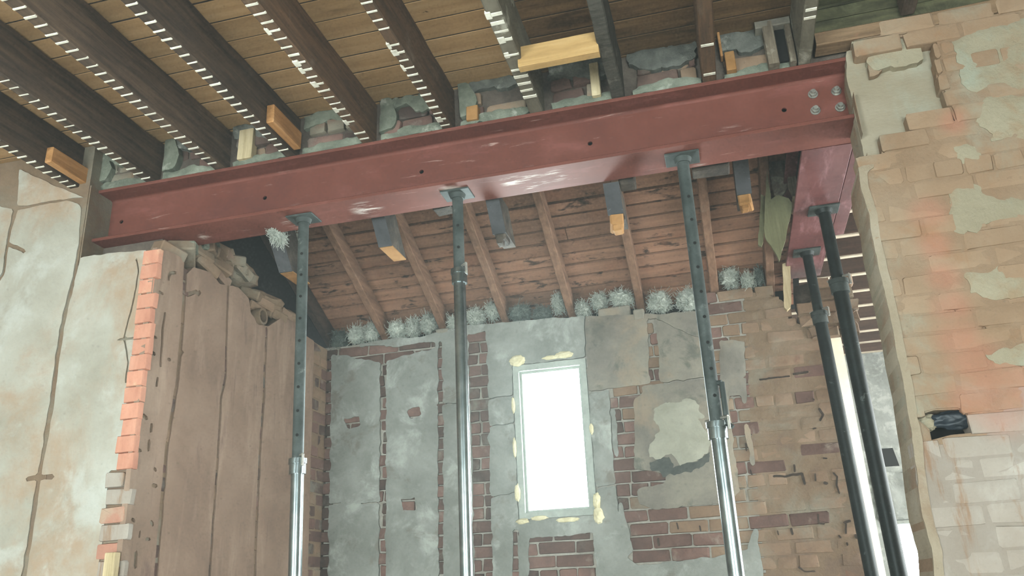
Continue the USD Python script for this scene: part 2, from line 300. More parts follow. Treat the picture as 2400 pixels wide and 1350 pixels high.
def brick(u0, u1, v0, v1, fr, face, depth, rnd, jit=.0035, ch=.006):
    """One brick: chamfered, slightly out of true, its face a little proud or set back."""
    c = ch
    ring = np.array([(u0+c, v0), (u1-c, v0), (u1, v0+c), (u1, v1-c), (u1-c, v1), (u0+c, v1), (u0, v1-c), (u0, v0+c)])
    ring = ring + np.array([[rnd.uniform(-jit, jit), rnd.uniform(-jit, jit)] for _ in ring])
    mid = ring.mean(0); f = face + rnd.uniform(-1, 1)*jit
    tilt = rnd.uniform(-1, 1)*jit/(u1-u0+.01)
    A = np.c_[mid+(ring-mid)*(1-2*.004/(v1-v0)*.8), f+tilt*(ring[:, :1]-mid[0])[:, 0] + [rnd.uniform(-.5, .5)*jit for _ in ring]]
    B = np.c_[ring, np.full(8, f-.006)]; C = np.c_[ring, np.full(8, face-depth)]
    V = np.vstack([A, B, C, [[*mid, f+rnd.uniform(-.3, .6)*jit]]]); F = []
    for j in range(8):
        k = (j+1) % 8
        F += [(24, j, k), (j, 8+j, 8+k), (j, 8+k, k), (8+j, 16+j, 16+k), (8+j, 16+k, 8+k)]
    return trimesh.Trimesh(fr.w(V), F, process=False)
def blob(c, r, seed, amp=.5, freq=2.2, sub=3):
    m = trimesh.creation.icosphere(sub, 1.0); v = np.array(m.vertices)
    k = 1 + amp*2*(meshkit.fbm(v*freq+seed*3.7, 5, seed)-.5)
    return trimesh.Trimesh(np.array(c)+v*k[:, None]*np.array(r), m.faces, process=False)
def cyl(p, q, r, n=20, r2=None):
    p, q = np.array(p, float), np.array(q, float); d = (q-p)/np.linalg.norm(q-p)
    a = np.cross(d, [0, 0, 1.] if abs(d[2]) < .9 else [1., 0, 0]); a /= np.linalg.norm(a); b = np.cross(d, a)
    t = np.arange(n)*2*np.pi/n; R = np.cos(t)[:, None]*a+np.sin(t)[:, None]*b; r2 = r if r2 is None else r2
    V = np.vstack([p+r*R, q+r2*R, [p], [q]]); F = []
    for i in range(n):
        j = (i+1) % n; F += [(i, j, n+j), (i, n+j, n+i), (2*n, j, i), (2*n+1, n+i, n+j)]
    return trimesh.Trimesh(V, F, process=False)
def prism_yz(pts, x0, x1):
    """A profile in the YZ plane given depth along X."""
    fr = Frame((0, 0, 0), (0, 1, 0), (0, 0, 1)); return extr(Polygon(pts), fr, x0, x1)

# levels measured from the photograph
ZC = ZJ+.235                                            # underside of the floorboards above
YK, YW, XL = 5.06, 3.20, -2.54                          # extension's back wall, nib walls' face, return wall's face
XE = .67                                                # right end of the back wall
CRS, BRL = .0755, .215

def lay(t, fr, region, face, depth, mats, seed, vmin, jit=.0035, cut=None, joint=.009, cover=.35, shift=0., ch=.006, name='brick', e=.02, whole=.8):
    """Lays a running bond over region; every brick that shows is a mesh of its own under t. mats: list or function(u, v, rnd)."""
    rnd = random.Random(seed); x0, y0, x1, y1 = region.bounds; n = 0
    R = shapely.prepared.prep(region)
    for k in range(int((max(y0, vmin)-.0)/CRS)-1, int(y1/CRS)+2):
        v = k*CRS+shift; u = x0 - BRL - (k % 2)*.11 - ((k*37) % 5)*.004
        header = (k % 6 == 3)
        while u < x1:
            w = (.103 if header else BRL)+joint
            w *= rnd.uniform(.97, 1.03)
            b = sbox(u, v, u+w-joint, v+CRS-joint)
            if R.intersects(b):
                a = region.intersection(b)
                if a.area > cover*b.area or a.area > .0012:
                    if cut is None or cut.intersection(b).area < .2*b.area:
                        q = a.bounds
                        full = a.area > whole*b.area
                        U0, U1 = (b.bounds[0], b.bounds[2]) if full else (max(b.bounds[0], q[0]-e), min(b.bounds[2], q[2]+e))
                        if U1-U0 > .02:
                            mm = mats(u+w/2, v+.03, rnd) if callable(mats) else rnd.choice(mats)
                            t.part(name, brick(U0, U1, v, v+CRS-joint, fr, face, depth, rnd, jit, ch), mm, smooth=40); n += 1
            u += w
    return n

# ================================================================== STRUCTURE
def st(name, label=None): return T(name, label, None, kind='structure')
def plain(name, mesh, mat_, label=None):
    p = usdkit.mesh(stage, numbered('/World/'+name), mesh, MAT[mat_]); tag(p.GetPrim(), label, kind='structure')
plain('floor', bx(-5, 3.4, -3.2, 9, -.1, 0), 'concrete', 'bare concrete floor below the frame')

# --- back wall of the extension, brick with strips of render
FK = FRONT(YK)
top_px = [(735, 840), (757, 815), (800, 812), (850, 805), (900, 797), (985, 790), (1040, 775), (1100, 762), (1200, 755), (1300, 745), (1400, 742), (1490, 738), (1560, 735), (1660, 728), (1668, 690), (1720, 680), (1800, 690), (1835, 705), (1850, 752), (1925, 772)]
top = pf(YK, top_px)
zlow = 1.1
wall_poly = Polygon([(XL, 0)] + [(XL, top[0][1])] + top[1:] + [(XE, top[-1][1]), (XE, 0)]).buffer(0)
win = sbox(-1.215, CZ+.475, -.800, CZ+1.372)
wb = st('wall_back', 'back wall of the extension, brick showing between strips of grey render')
wb.part('core', extr(wall_poly.difference(win), FK, -.24, -.010), 'mortar_grey', smooth=False)
def pk(*pts): return Polygon(pf(YK, pts)).buffer(0)
exposed = unary_union([
    pk((735, 800), (778, 812), (776, 1000), (770, 1360), (735, 1360)),
    pk((778, 815), (865, 812), (930, 812), (1020, 800), (1020, 815), (935, 838), (900, 850), (780, 830)),
    pk((892, 840), (906, 838), (906, 1100), (904, 1360), (889, 1360), (890, 1100)),
    pk((1028, 800), (1036, 800), (1040, 1000), (1040, 1360), (1029, 1360), (1026, 1000)),
    pk((1096, 785), (1142, 775), (1146, 1000), (1155, 1360), (1112, 1360), (1105, 1000)),
    pk((955, 958), (985, 952), (990, 975), (962, 982)),
    pk((940, 1170), (975, 1168), (978, 1195), (945, 1198)),
    pk((806, 982), (842, 976), (845, 1000), (815, 1004)),
    pk((1240, 1262), (1390, 1250), (1400, 1360), (1238, 1360)),
    pk((1200, 1245), (1214, 1243), (1218, 1360), (1204, 1360)),
    pk((1450, 915), (1505, 905), (1508, 918), (1488, 935), (1486, 1100), (1560, 1108), (1558, 1136), (1494, 1145), (1498, 1180), (1535, 1196), (1600, 1188), (1700, 1180), (1725, 1300), (1700, 1302), (1500, 1325), (1470, 1310), (1485, 1290), (1462, 1200), (1452, 1140), (1440, 1085), (1450, 1060), (1440, 940)),
    pk((1515, 748), (1540, 746), (1546, 900), (1524, 903)),
    pk((1655, 730), (1690, 728), (1685, 800), (1690, 940), (1668, 940), (1660, 830)),
    pk((1706, 930), (1738, 925), (1748, 1020), (1758, 1080), (1780, 1160), (1770, 1230), (1750, 1290), (1720, 1290), (1700, 1190), (1735, 1150), (1722, 1060)),
    pk((1665, 685), (1930, 690), (1930, 790), (1700, 800), (1665, 790)),
    pk((1745, 800), (1930, 785), (1985, 1000), (2060, 1360), (1790, 1360), (1775, 1250), (1790, 1160), (1765, 1050), (1750, 960)),
])
exposed = ragged(exposed.intersection(wall_poly), .012, .02, 5)
dust_zone = pk((1742, 660), (1990, 660), (2120, 1400), (1800, 1400), (1760, 1000))
def mb(u, v, rnd):
    if dust_zone.contains(Point(u, v)): return rnd.choice(['brick_dust']*5+['mortar_brown', 'brick_red'])
    if u > .02: return rnd.choice(['brick_dust', 'brick_dust', 'brick_red'])
    if u > -.62: return rnd.choice(['brick_red', 'brick_red', 'brick_dust'])
    return rnd.choice(['brick_red', 'brick_red', 'brick_dark'])
reg = exposed.union(win.buffer(.03)).difference(win).intersection(wall_poly)
nb = lay(wb, FK, exposed.difference(win.buffer(.02)), 0, .06, mb, 11, CZ-.05, jit=.004)
wb.part('pointing', slab(ragged(dust_zone.intersection(wall_poly), .01, .03, 2), FK, -.0015, .008, .003, .04, 3, 9), 'mortar_brown')
gaps = [[(1933, 825), (1938, 832)], [(1951, 850), (1955, 872), (1957, 895)], [(1958, 905), (1959, 908)], [(1860, 876), (1893, 872)], [(1780, 890), (1850, 882)], [(1905, 935), (1907, 938)], [(1919, 958), (1928, 972), (1922, 985)], [(1905, 1005), (1912, 1004)], [(1860, 1090), (1863, 1106)], [(1815, 1117), (1880, 1112), (1887, 1133)], [(1910, 1112), (1910, 1128)], [(1952, 1108), (1962, 1118), (1960, 1140), (1966, 1155)], [(1932, 1132), (1938, 1134)], [(1930, 1073), (1938, 1074)],
        [(1917, 1205), (1918, 1225), (1932, 1228)], [(1980, 1225), (1992, 1222)], [(1982, 1228), (1983, 1250)], [(1966, 1256), (1969, 1260)], [(2005, 1254), (2008, 1260)], [(1984, 1273), (1986, 1278)], [(1822, 1245), (1824, 1252)], [(1855, 1240), (1858, 1252)], [(1873, 1330), (1885, 1340), (1910, 1338)], [(1640, 1232), (1643, 1244)], [(1542, 1262), (1544, 1278)], [(1630, 1265), (1633, 1278)], [(1586, 1226), (1590, 1240)], [(1718, 1140), (1720, 1152)], [(1748, 1040), (1750, 1055)], [(1760, 1100), (1762, 1112)], [(1698, 965), (1700, 975)], [(1506, 955), (1510, 965)]]
for i, g in enumerate(gaps):
    wb.part('open_joint', slab(ragged(LineString(pf(YK, g)).buffer(.0045+.002*(i % 3 == 0)), .006, .008, i), FK, .0065, .006, .001, .02, i), 'joint_dark')  # dark strips on the face, painting the shade of open joints
# the render, cut by a few fine cracks
cracks = unary_union([LineString(pf(YK, c)).buffer(w) for c, w in [
    ([(1025, 948), (1110, 942), (1212, 925)], .003), ([(1385, 917), (1440, 912), (1540, 900), (1660, 885)], .004), ([(1371, 750), (1373, 830), (1378, 860)], .003),
    ([(1395, 1145), (1450, 1135), (1490, 1132)], .004), ([(1145, 1000), (1210, 992)], .002), ([(1150, 1165), (1212, 1155)], .002), ([(1428, 915), (1440, 1100), (1450, 1200)], .003),
    ([(848, 1180), (890, 1178)], .004), ([(778, 1182), (800, 1180)], .004), ([(1655, 800), (1530, 745)], .001), ([(1740, 885), (1860, 872)], .003)]])
frame_hole = win.buffer(.035, join_style=2)
render = wall_poly.intersection(sbox(-3, zlow, 2, 5)).difference(exposed).difference(dust_zone).difference(frame_hole).difference(cracks)
render = ragged(render.buffer(-.012).buffer(.012), .007, .015, 9)
for i, p in enumerate(sorted(polys(render), key=lambda p: -p.area)):
    if p.area < .004: continue
    c = p.centroid
    wb.part('render_panel', slab(p, FK, .012, .03, .004, .035, 20+i), 'plaster_cool' if -1.52 < c.x < -.55 else 'plaster_grey')
wb.part('light_stain', slab(ragged(pk((1560, 940), (1590, 950), (1615, 935), (1645, 950), (1650, 975), (1635, 985), (1655, 1010), (1668, 1030), (1655, 1060), (1620, 1085), (1590, 1090), (1570, 1065), (1530, 1080), (1525, 1040), (1545, 1010), (1533, 985), (1540, 960)), .03, .01, 3), FK, .016, .006, .003, .02, 4, 12), 'light_stain')
wb.part('soot_stain', slab(ragged(pk((1522, 1085), (1545, 1076), (1568, 1072), (1580, 1095), (1640, 1080), (1665, 1060), (1662, 1085), (1620, 1108), (1585, 1112), (1562, 1118), (1540, 1105)), .03, .01, 6), FK, .0155, .005, .003, .02, 4, 12), 'soot')

# --- window in the back wall
w1 = st('window_1', 'small glazed window in the back wall, blown out by daylight')
def ring_mesh(outer, inner, fr, n0, n1): return extr(outer.difference(inner), fr, n0, n1)
w1.part('window_frame', ring_mesh(win.buffer(.03, join_style=2), win.buffer(-.008, join_style=2), FK, -.10, .006), 'frame_grey', smooth=False)
w1.part('sash', ring_mesh(win.buffer(-.008, join_style=2), win.buffer(-.022, join_style=2), FK, -.085, -.03), 'frame_grey', smooth=False)
w1.part('pane', extr(win.buffer(-.02, join_style=2), FK, -.062, -.056), 'glass', smooth=False)
# foam squeezed out round it: separate lumps
for i, (c, r) in enumerate([((1213, 846), (.05, .02, .035)), ((1322, 832), (.06, .014, .022)), ((1290, 838), (.05, .012, .014)), ((1203, 950), (.012, .012, .05)), ((1206, 1050), (.012, .012, .06)), ((1213, 1155), (.018, .014, .05)), ((1386, 1005), (.012, .012, .035)), ((1399, 1175), (.022, .02, .05)), ((1403, 1208), (.03, .026, .05)), ((1265, 1214), (.05, .016, .014)), ((1225, 1222), (.04, .014, .016)), ((1330, 1218), (.07, .012, .014))]):
    p = on(1, YK-.012, *c)
    lab = ['round yellow foam lump at the top left corner of the window', 'white foam smear above the right half of the window', 'thin foam smear above the middle of the window', 'upper foam streak down the left side of the window', 'middle foam streak down the left side of the window', 'lowest foam streak down the left side of the window', 'short white foam streak on the right side of the window', 'upper yellow foam lump at the lower right of the window', 'fat yellow foam lump at the bottom right corner of the window', 'foam bead under the middle of the window', 'foam bead at the bottom left corner of the window', 'thin foam bead under the right half of the window'][i]
    single('foam_lump', blob(p, r, 50+i, .35, 2.5, 3), 'foam', lab, 'expanding foam', smooth=True)

# --- left return wall of the extension (faces right) with the brown dusty panels
FS = SIDE(XL)
def pl(*pts): return Polygon(ps(XL, pts)).buffer(0)
ltop = ps(XL, [(375, 583), (400, 590), (432, 606), (440, 640), (455, 626), (500, 640), (515, 665), (560, 672), (585, 700), (590, 735), (605, 755), (630, 765), (660, 745), (690, 752), (715, 785), (752, 808)])
lw_poly = Polygon([(YW, 0)] + [(YW, ltop[0][1])] + ltop[1:] + [(YK, ltop[-1][1]), (YK, 0)]).buffer(0)
wl = st('wall_left', 'left return wall of the extension, brown dusted plaster with chased slots')
wl.part('core', extr(lw_poly.intersection(sbox(YW+.02, 0, 9, 9)).union(sbox(YK-.05, 0, YK+.2, CZ+1.62)), FS, -.26, -.014), 'mortar_brown', smooth=False)
grooves = unary_union([LineString(ps(XL, c)).buffer(w) for c, w in [
    ([(437, 600), (430, 760), (417, 900), (403, 985), (391, 1060), (386, 1140), (377, 1240), (366, 1360)], .014),
    ([(537, 660), (530, 883), (520, 930), (507, 1150), (492, 1360)], .010),
    ([(626, 770), (620, 933), (610, 1067), (598, 1360)], .013)]])
slots = unary_union([LineString(ps(XL, c)).buffer(w) for c, w in [
    ([(388, 733), (383, 770), (377, 858)], .008), ([(413, 638), (399, 640), (397, 655)], .009), ([(376, 684), (383, 688)], .008), ([(357, 789), (368, 792)], .007), ([(355, 825), (363, 829)], .009), ([(396, 841), (400, 843)], .008),
    ([(337, 974), (345, 980)], .010), ([(357, 995), (355, 1010)], .009), ([(352, 1033), (350, 1054)], .010), ([(324, 1054), (333, 1056)], .007), ([(318, 1096), (323, 1093)], .007), ([(365, 1100), (367, 1102)], .009), ([(360, 1137), (369, 1139)], .009),
    ([(312, 1218), (316, 1220)], .009), ([(357, 1224), (360, 1228)], .010), ([(330, 1245), (328, 1258)], .006), ([(344, 1263), (353, 1264)], .007), ([(321, 1295), (319, 1328)], .011), ([(371, 886), (368, 905)], .008), ([(422, 826), (430, 826)], .010), ([(440, 690), (462, 684)], .012), ([(466, 690), (470, 685)], .012)]])
lp = lw_poly.intersection(sbox(0, zlow, 9, 9))
yc = lambda x, y: on(0, XL, x, y)[1]
brick_zone = grooves.buffer(.01).intersection(lw_poly)
lay(wl, FS, ragged(brick_zone.union(pl((742, 800), (775, 800), (775, 1360), (728, 1360))).intersection(lw_poly), .006, .02, 4), -.012, .05, ['brick_red', 'brick_dark', 'brick_dust'], 21, CZ-.05)
pan = ragged(lp.difference(grooves).difference(slots).difference(pl((738, 780), (775, 780), (775, 1360), (722, 1360))), .004, .018, 3)
for i, p in enumerate(sorted(polys(pan), key=lambda p: p.centroid.x)):
    if p.area < .0008: continue
    y = p.centroid.x
    wl.part('plaster_panel', slab(p, FS, 0, .03, .004, .035, 40+i), 'plaster_brown' if y < 4.15 else ('plaster_mix' if y < 4.6 else 'plaster_grey'))
# loose broken bricks on its ragged top, up to the beam
rnd = random.Random(8)
rub = [(400, 590, .10), (425, 598, .12), (452, 600, .12), (478, 596, .13), (500, 600, .12), (520, 598, .10), (470, 622, .12), (498, 628, .12), (520, 630, .10), (538, 612, .10), (556, 632, .11), (565, 645, .09), (510, 652, .09), (590, 690, .10), (608, 715, .10), (622, 728, .09), (640, 740, .10), (662, 742, .08), (690, 752, .08), (590, 720, .09), (432, 585, .12), (470, 582, .12), (500, 584, .10)]
for i, (x, y, s) in enumerate(rub):
    c = on(0, XL-.06, x, y)
    b = bx(-s*.6, s*.6, -s*.75, s*.75, -.03, .03, .008, .014, i)
    b.apply_transform(trimesh.transformations.euler_matrix(rnd.uniform(-.35, .35), rnd.uniform(-.2, .3), rnd.uniform(-.6, .6)))
    b.apply_translation(c); wl.part('brick', b, rnd.choice(['brick_dust', 'mortar_brown', 'plaster_brown', 'mortar_green' if y < 600 else 'brick_dust']), smooth=False)
wl.part('broken_core', cat([blob(on(0, XL-.14, x, y), (.14, .2, .08), 60+i, .4, 2, 2) for i, (x, y) in enumerate([(430, 600), (490, 610), (540, 640), (600, 715), (650, 755)])]), 'mortar_brown', smooth=False)
# clay pipe stub broken off in the wall head
c = on(0, XL+.01, 612, 742)
pipe = cat([cyl(c-np.array([.1, .02, 0]), c+np.array([.012, .0, 0]), .045, 20)])
tp = T('pipe_stub', 'round broken pipe end set in the ragged top of the left return wall', 'pipe', c-np.array([0, 0, .045]))
an = extr(Point(0, 0).buffer(.05).difference(Point(0, 0).buffer(.036)), Frame(c, (0, 1, 0), (0, 0, 1)), -.1, .015)
tp.part('pipe_wall', an, 'mortar_brown'); tp.part('pipe_bore', extr(Point(0, 0).buffer(.037), Frame(c, (0, 1, 0), (0, 0, 1)), -.1, -.05), 'dark_void')

# --- front-left wall and pier (faces the camera)
FW = FRONT(YW)
def pw(*pts): return Polygon(pf(YW, pts)).buffer(0)
wf = st('wall_left_front', 'pale plastered wall and pier carrying the left end of the beam')
jamb = -3.0
wf.part('core', cat([bx(-5, jamb, YW+.012, 3.5, 0, ZC), bx(jamb-.05, XL-.012, YW+.014, 3.5, 0, CZ+1.655)]), 'mortar_brown', smooth=False)
wf.part('bearing', bx(jamb-.02, XL-.1, 3.36, 3.5, CZ+1.65, ZB-.002), 'mortar_dark', smooth=False)
pier = Polygon(pf(YW, [(187, 603), (250, 594), (340, 586), (375, 583), (340, 830), (312, 1000), (298, 1100), (278, 1360), (60, 1360), (72, 1280), (90, 1150), (100, 1080), (125, 960), (135, 860), (150, 760), (168, 680)])).buffer(0)
salm = pw((345, 584), (374, 583), (352, 740), (330, 880), (310, 1010), (303, 1100), (272, 1100), (290, 980), (318, 820), (330, 700))
bstrip = pw((253, 1102), (303, 1102), (297, 1160), (285, 1285), (275, 1360), (225, 1360), (240, 1240), (248, 1160))
upper = pw((44, 396), (192, 462), (150, 466), (100, 474), (50, 482), (38, 480))
left1 = pw((40, 492), (100, 480), (155, 470), (182, 474), (188, 480), (182, 560), (178, 600), (160, 680), (143, 740), (128, 830), (115, 930), (102, 1010), (88, 1100), (72, 1190), (62, 1260), (46, 1360), (-220, 1360), (-160, 1000), (-100, 760), (-30, 700), (10, 640), (22, 560))
left0 = pw((-420, 470), (-50, 470), (28, 490), (14, 560), (2, 640), (-40, 690), (-115, 750), (-175, 1000), (-240, 1360), (-700, 1360))
notch = unary_union([LineString(pf(YW, c)).buffer(w) for c, w in [([(62, 1121), (120, 1117)], .012), ([(20, 572), (58, 588)], .010), ([(275, 795), (318, 790)], .006), ([(318, 560+45), (325, 640), (312, 700), (290, 790), (298, 850), (292, 900)], .004)]])
for i, (p, mm, nm) in enumerate([(left0, 'plaster_white', 'plaster_panel'), (left1, 'plaster_white', 'plaster_panel'), (upper, 'plaster_white', 'plaster_panel'), (pier.intersection(sbox(-9, 0, XL-.004, 9)).difference(salm.buffer(.003)).difference(bstrip), 'plaster_white', 'plaster_panel')]):
    for q in polys(ragged(p.difference(notch), .006, .02, 30+i)):
        if q.area > .001: wf.part(nm, slab(q, FW, 0, .035, .006, .035, 70+i, 3), mm)
# fresh salmon brick ends up the edge, and the bare bricks below
half = sbox(-9, 0, XL-.002, 9); salm, bstrip = salm.intersection(half), bstrip.intersection(half)
lay(wf, FW, salm, .003, .03, ['salmon'], 31, CZ-.1, jit=.002, cover=.2, name='brick_end', joint=.002, ch=.002)
lay(wf, FW, bstrip, -.001, .03, ['brick_pale', 'brick_pink', 'brick_pale'], 33, CZ-.1, cover=.2)
wf.part('jamb_lining', bx(jamb-.01, jamb+.008, YW+.016, 3.39, CZ+1.66, ZJ), 'mortar_brown', smooth=False)
c0 = on(1, YW-.02, 268, 1295)
single('timber_stake', bx(c0[0]-.028, c0[0]+.024, YW-.045, YW-.008, .9, c0[2]+.0, .003), 'pine_z', 'pale timber batten standing against the foot of the left pier', 'timber')

# --- right nib wall (faces the camera)
wr = st('wall_right', 'thick tan brick nib wall on the right with patches of old plaster')
nib = Polygon(pf(YW, [(1996, 100), (1994, 160), (2004, 230), (2020, 300), (2034, 345), (2030, 385), (2012, 392), (2016, 440), (2036, 500), (2044, 560), (2058, 620), (2072, 680), (2090, 760), (2102, 830), (2118, 900), (2128, 970), (2140, 1040), (2150, 1130), (2162, 1210), (2185, 1290), (2190, 1360)]) + [(.66, 0), (3.3, 0), (3.3, CZ+2.13), (.74, CZ+2.13)]).buffer(0)
patch = pw((1990, 100), (2080, 85), (2178, 78), (2190, 100), (2196, 180), (2240, 280), (2205, 272), (2195, 280), (2130, 292), (2132, 318), (2090, 330), (2068, 342), (2066, 378), (2042, 386), (2032, 350), (1990, 160))
voidp = pw((2145, 975), (2190, 960), (2258, 958), (2292, 1012), (2230, 1018), (2185, 1030), (2180, 1005))
nibcore = nib.difference(patch).difference(voidp)
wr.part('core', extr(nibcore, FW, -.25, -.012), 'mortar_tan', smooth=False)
wr.part('patch_core', extr(patch.intersection(nib.buffer(.02)), FW, -.25, -.09), 'mortar_tan', smooth=False)
wr.part('infill_mortar', slab(ragged(patch.buffer(.004), .006, .02, 3), FW, -.055, .06, .012, .03, 5, 3), 'infill')
pinkz = unary_union([LineString(pf(YW, c)).buffer(w) for c, w in [([(2180, 480), (2205, 600), (2228, 700), (2260, 800)], .022), ([(2230, 830), (2300, 870), (2400, 960)], .035), ([(2340, 885), (2420, 880)], .02), ([(2210, 280), (2240, 280)], .02)]])
palez = pw((2100, 1040), (2300, 1040), (2420, 860), (2900, 860), (2900, 1400), (2100, 1400))
def mr(u, v, rnd):
    p = Point(u, v)
    if palez.contains(p): return 'brick_pale'
    return 'brick_wall'
vis = nib.intersection(sbox(0, CZ-.08, 1.75, 9)).difference(patch.buffer(-.004)).difference(voidp.buffer(-.01))
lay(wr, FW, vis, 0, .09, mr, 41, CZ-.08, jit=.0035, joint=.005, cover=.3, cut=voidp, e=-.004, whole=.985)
pt = nib.intersection(sbox(0, CZ-.1, 1.75, 9)).difference(patch.buffer(.01)).difference(voidp.buffer(.005))
rr = random.Random(5)
holes = unary_union([Polygon(pf(YW, [(x-a, y+3), (x-a*.5, y-h), (x+a*.6, y-h*.8), (x+a, y+1), (x+a*.3, y+h*.5)])) for x, y, a, h in [(2212, 625, 5, 14), (2256, 600, 30, 10), (2345, 545, 40, 12), (2390, 690, 22, 9), (2365, 500, 30, 8), (2385, 870, 35, 10), (2306, 770, 6, 8), (2240, 742, 4, 18), (2300, 560, 26, 7)]])
ptr = pt.difference(holes)
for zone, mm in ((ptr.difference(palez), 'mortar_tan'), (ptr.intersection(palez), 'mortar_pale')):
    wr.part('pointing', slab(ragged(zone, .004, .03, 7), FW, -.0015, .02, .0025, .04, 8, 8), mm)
for i, pts in enumerate([[(2236, 95), (2300, 70), (2420, 30), (2420, 190), (2390, 215), (2330, 190), (2290, 215), (2262, 190), (2246, 150)], [(2300, 240), (2350, 215), (2430, 230), (2430, 330), (2380, 318), (2330, 335), (2290, 300)], [(2215, 440), (2290, 430), (2330, 470), (2420, 460), (2420, 500), (2330, 520), (2290, 545), (2230, 540)], [(2060, 60), (2160, 90), (2172, 130), (2060, 155), (2030, 140)], [(2230, 350), (2290, 340), (2310, 372), (2250, 390)], [(2260, 640), (2330, 630), (2420, 655), (2420, 690), (2340, 700), (2280, 690)], [(2300, 830), (2420, 800), (2420, 850), (2330, 860)]]):
    q = ragged(pw(*pts).intersection(nib.buffer(-.01)), .026, .012, 50+i)
    if polys(q): wr.part('plaster_patch', slab(q, FW, .004 if i != 3 else -.02, .012 if i != 3 else .05, .008, .025, 80+i, 11), 'plaster_pale')
wr.part('fresh_brick_scar', slab(ragged(pw((2035, 130), (2075, 105), (2100, 115), (2085, 140), (2062, 165), (2042, 172)), .008, .02, 2), FW, -.022, .03, .004, .02, 3), 'mortar_tan', label='orange scar of fresh brick')
# broken inner edge of the nib: rough lumps down the reveal
edge = [(2008, 470), (2006, 540), (2012, 590), (2035, 660), (2050, 720), (2068, 800), (2080, 880), (2098, 950), (2112, 1010), (2124, 1080), (2134, 1150), (2150, 1225), (2172, 1290)]
strip = nib.difference(patch).intersection(nib.buffer(.001).difference(nib.buffer(-.03))).intersection(sbox(.55, 0, .80, CZ+1.545))
wr.part('reveal_coat', extr(ragged(strip, .004, .02, 5), FW, -.245, .004), 'reveal_coat', smooth=20)
# opening with black sheet and rubble
cv = on(1, YW, 2225, 990)
wr.part('void_back', bx(max(cv[0]-.14, .72), cv[0]+.14, YW+.14, YW+.16, cv[2]-.1, cv[2]+.1), 'dark_void', smooth=False)
vs = single
single('plastic_sheet', blob(on(1, YW+.035, 2240, 985), (.075, .02, .035), 7, .45, 2.5, 3), 'black_poly', 'crumpled dark plastic stuffed in the hole of the right brick wall', 'plastic sheet')
single('mortar_lump', blob(on(1, YW+.045, 2172, 992), (.035, .02, .03), 9, .5, 2.2, 3), 'plaster_pale', 'grey mortar lump lying in the hole of the right brick wall', 'rubble')
# timber wall plate on top of the nib wall and boarding above it
plate = [on(1, YW, 1910, 100)[2], on(1, YW, 1910, 74)[2]]
single('wall_plate', long_beam(.60, 2.6, YW+.004, YW+.10, plate[0]-.01, plate[1]+.0, 0, 40, .006, .006, 3), 'plate_wood', 'weathered timber plate lying along the top of the right brick wall', 'timber plate')
wp = st('wall_right_boarding', 'dark mildewed boarding above the timber plate on the right')
for k in range(3):
    z0 = plate[1]+.002+k*.062
    wp.part('board', long_beam(.60, 2.6, YW+.02, YW+.05, z0, min(z0+.058, ZC+.03), 0, 30, .004, .003, 60+k), 'board_green')

# --- brick wall between the joist ends above the beam
JX = [-3.065, -2.66, -2.257, -1.866, -1.451, -1.046, -.605, -.227, .178, .576]      # right edges
JW = [.056, .056, .058, .052, .056, .050, .064, .058, .060, .052]
wbm = st('wall_above_beam', 'remains of brickwork between the joist ends above the steel beam')
FB = FRONT(YB+.02)
allx = sorted([(x-w, x) for x, w in zip(JX, JW)])
bays = [(-3.45, allx[0][0])] + [(allx[i][1], allx[i+1][0]) for i in range(len(allx)-1)]
wbm.part('core', bx(-3.4, .78, YB+.05, YB+.23, ZJ, ZC+.1), 'mortar_dark', smooth=False)
rb = random.Random(3)
for i, (a, b) in enumerate(bays[1:]):
    a += .035; b -= .004
    z = ZJ+.004
    wbm.part('mortar_bed', slab(ragged(Polygon([(a, z), (b, z), (b, z+.03+rb.uniform(0, .02)), ((a+b)/2, z+.04+rb.uniform(0, .02)), (a, z+.03)]), .012, .01, i), FB, rb.uniform(.0, .012), .06, .018, .014, i, 18), 'mortar_green')
    z += .035
    for k in range(2):
        u = a+rb.uniform(0, .03)
        while u < b-.04:
            w = rb.choice([.075, .1, .1, .16, .2]); w = min(w, b-u-.004)
            if rb.random() < .86 and w > .03:
                wbm.part('brick', brick(u, u+w-.008, z, z+.066, FB, rb.uniform(-.03, .004), .08, rb, .006, .009), rb.choice(['brick_red', 'brick_red', 'brick_dark', 'brick_dust']), smooth=40)
            u += w
        z += .075
    pts = [(a, ZC), (b, ZC), (b, ZC-.04-rb.uniform(0, .05)), (a+.7*(b-a), ZC-.05-rb.uniform(0, .07)), (a+.4*(b-a), ZC-.04-rb.uniform(0, .08)), (a, ZC-.04-rb.uniform(0, .06))]
    wbm.part('mortar_patch', slab(ragged(Polygon(pts), .022, .01, 20+i), FB, rb.uniform(0, .012), .05, .02, .014, 30+i, 16), rb.choice(['mortar_soot', 'mortar_soot', 'mortar_green']))
    if i in (0, 1, 4, 5):
        q = Polygon([(a, ZJ+.05), (a+.07, ZJ+.06), (a+.09, ZJ+.13), (a+.05, ZC), (a, ZC)])
        wbm.part('mortar_patch', slab(ragged(q, .012, .02, 44+i), FB, .014, .05, .01, .02, 60+i, 10), 'mortar_green')

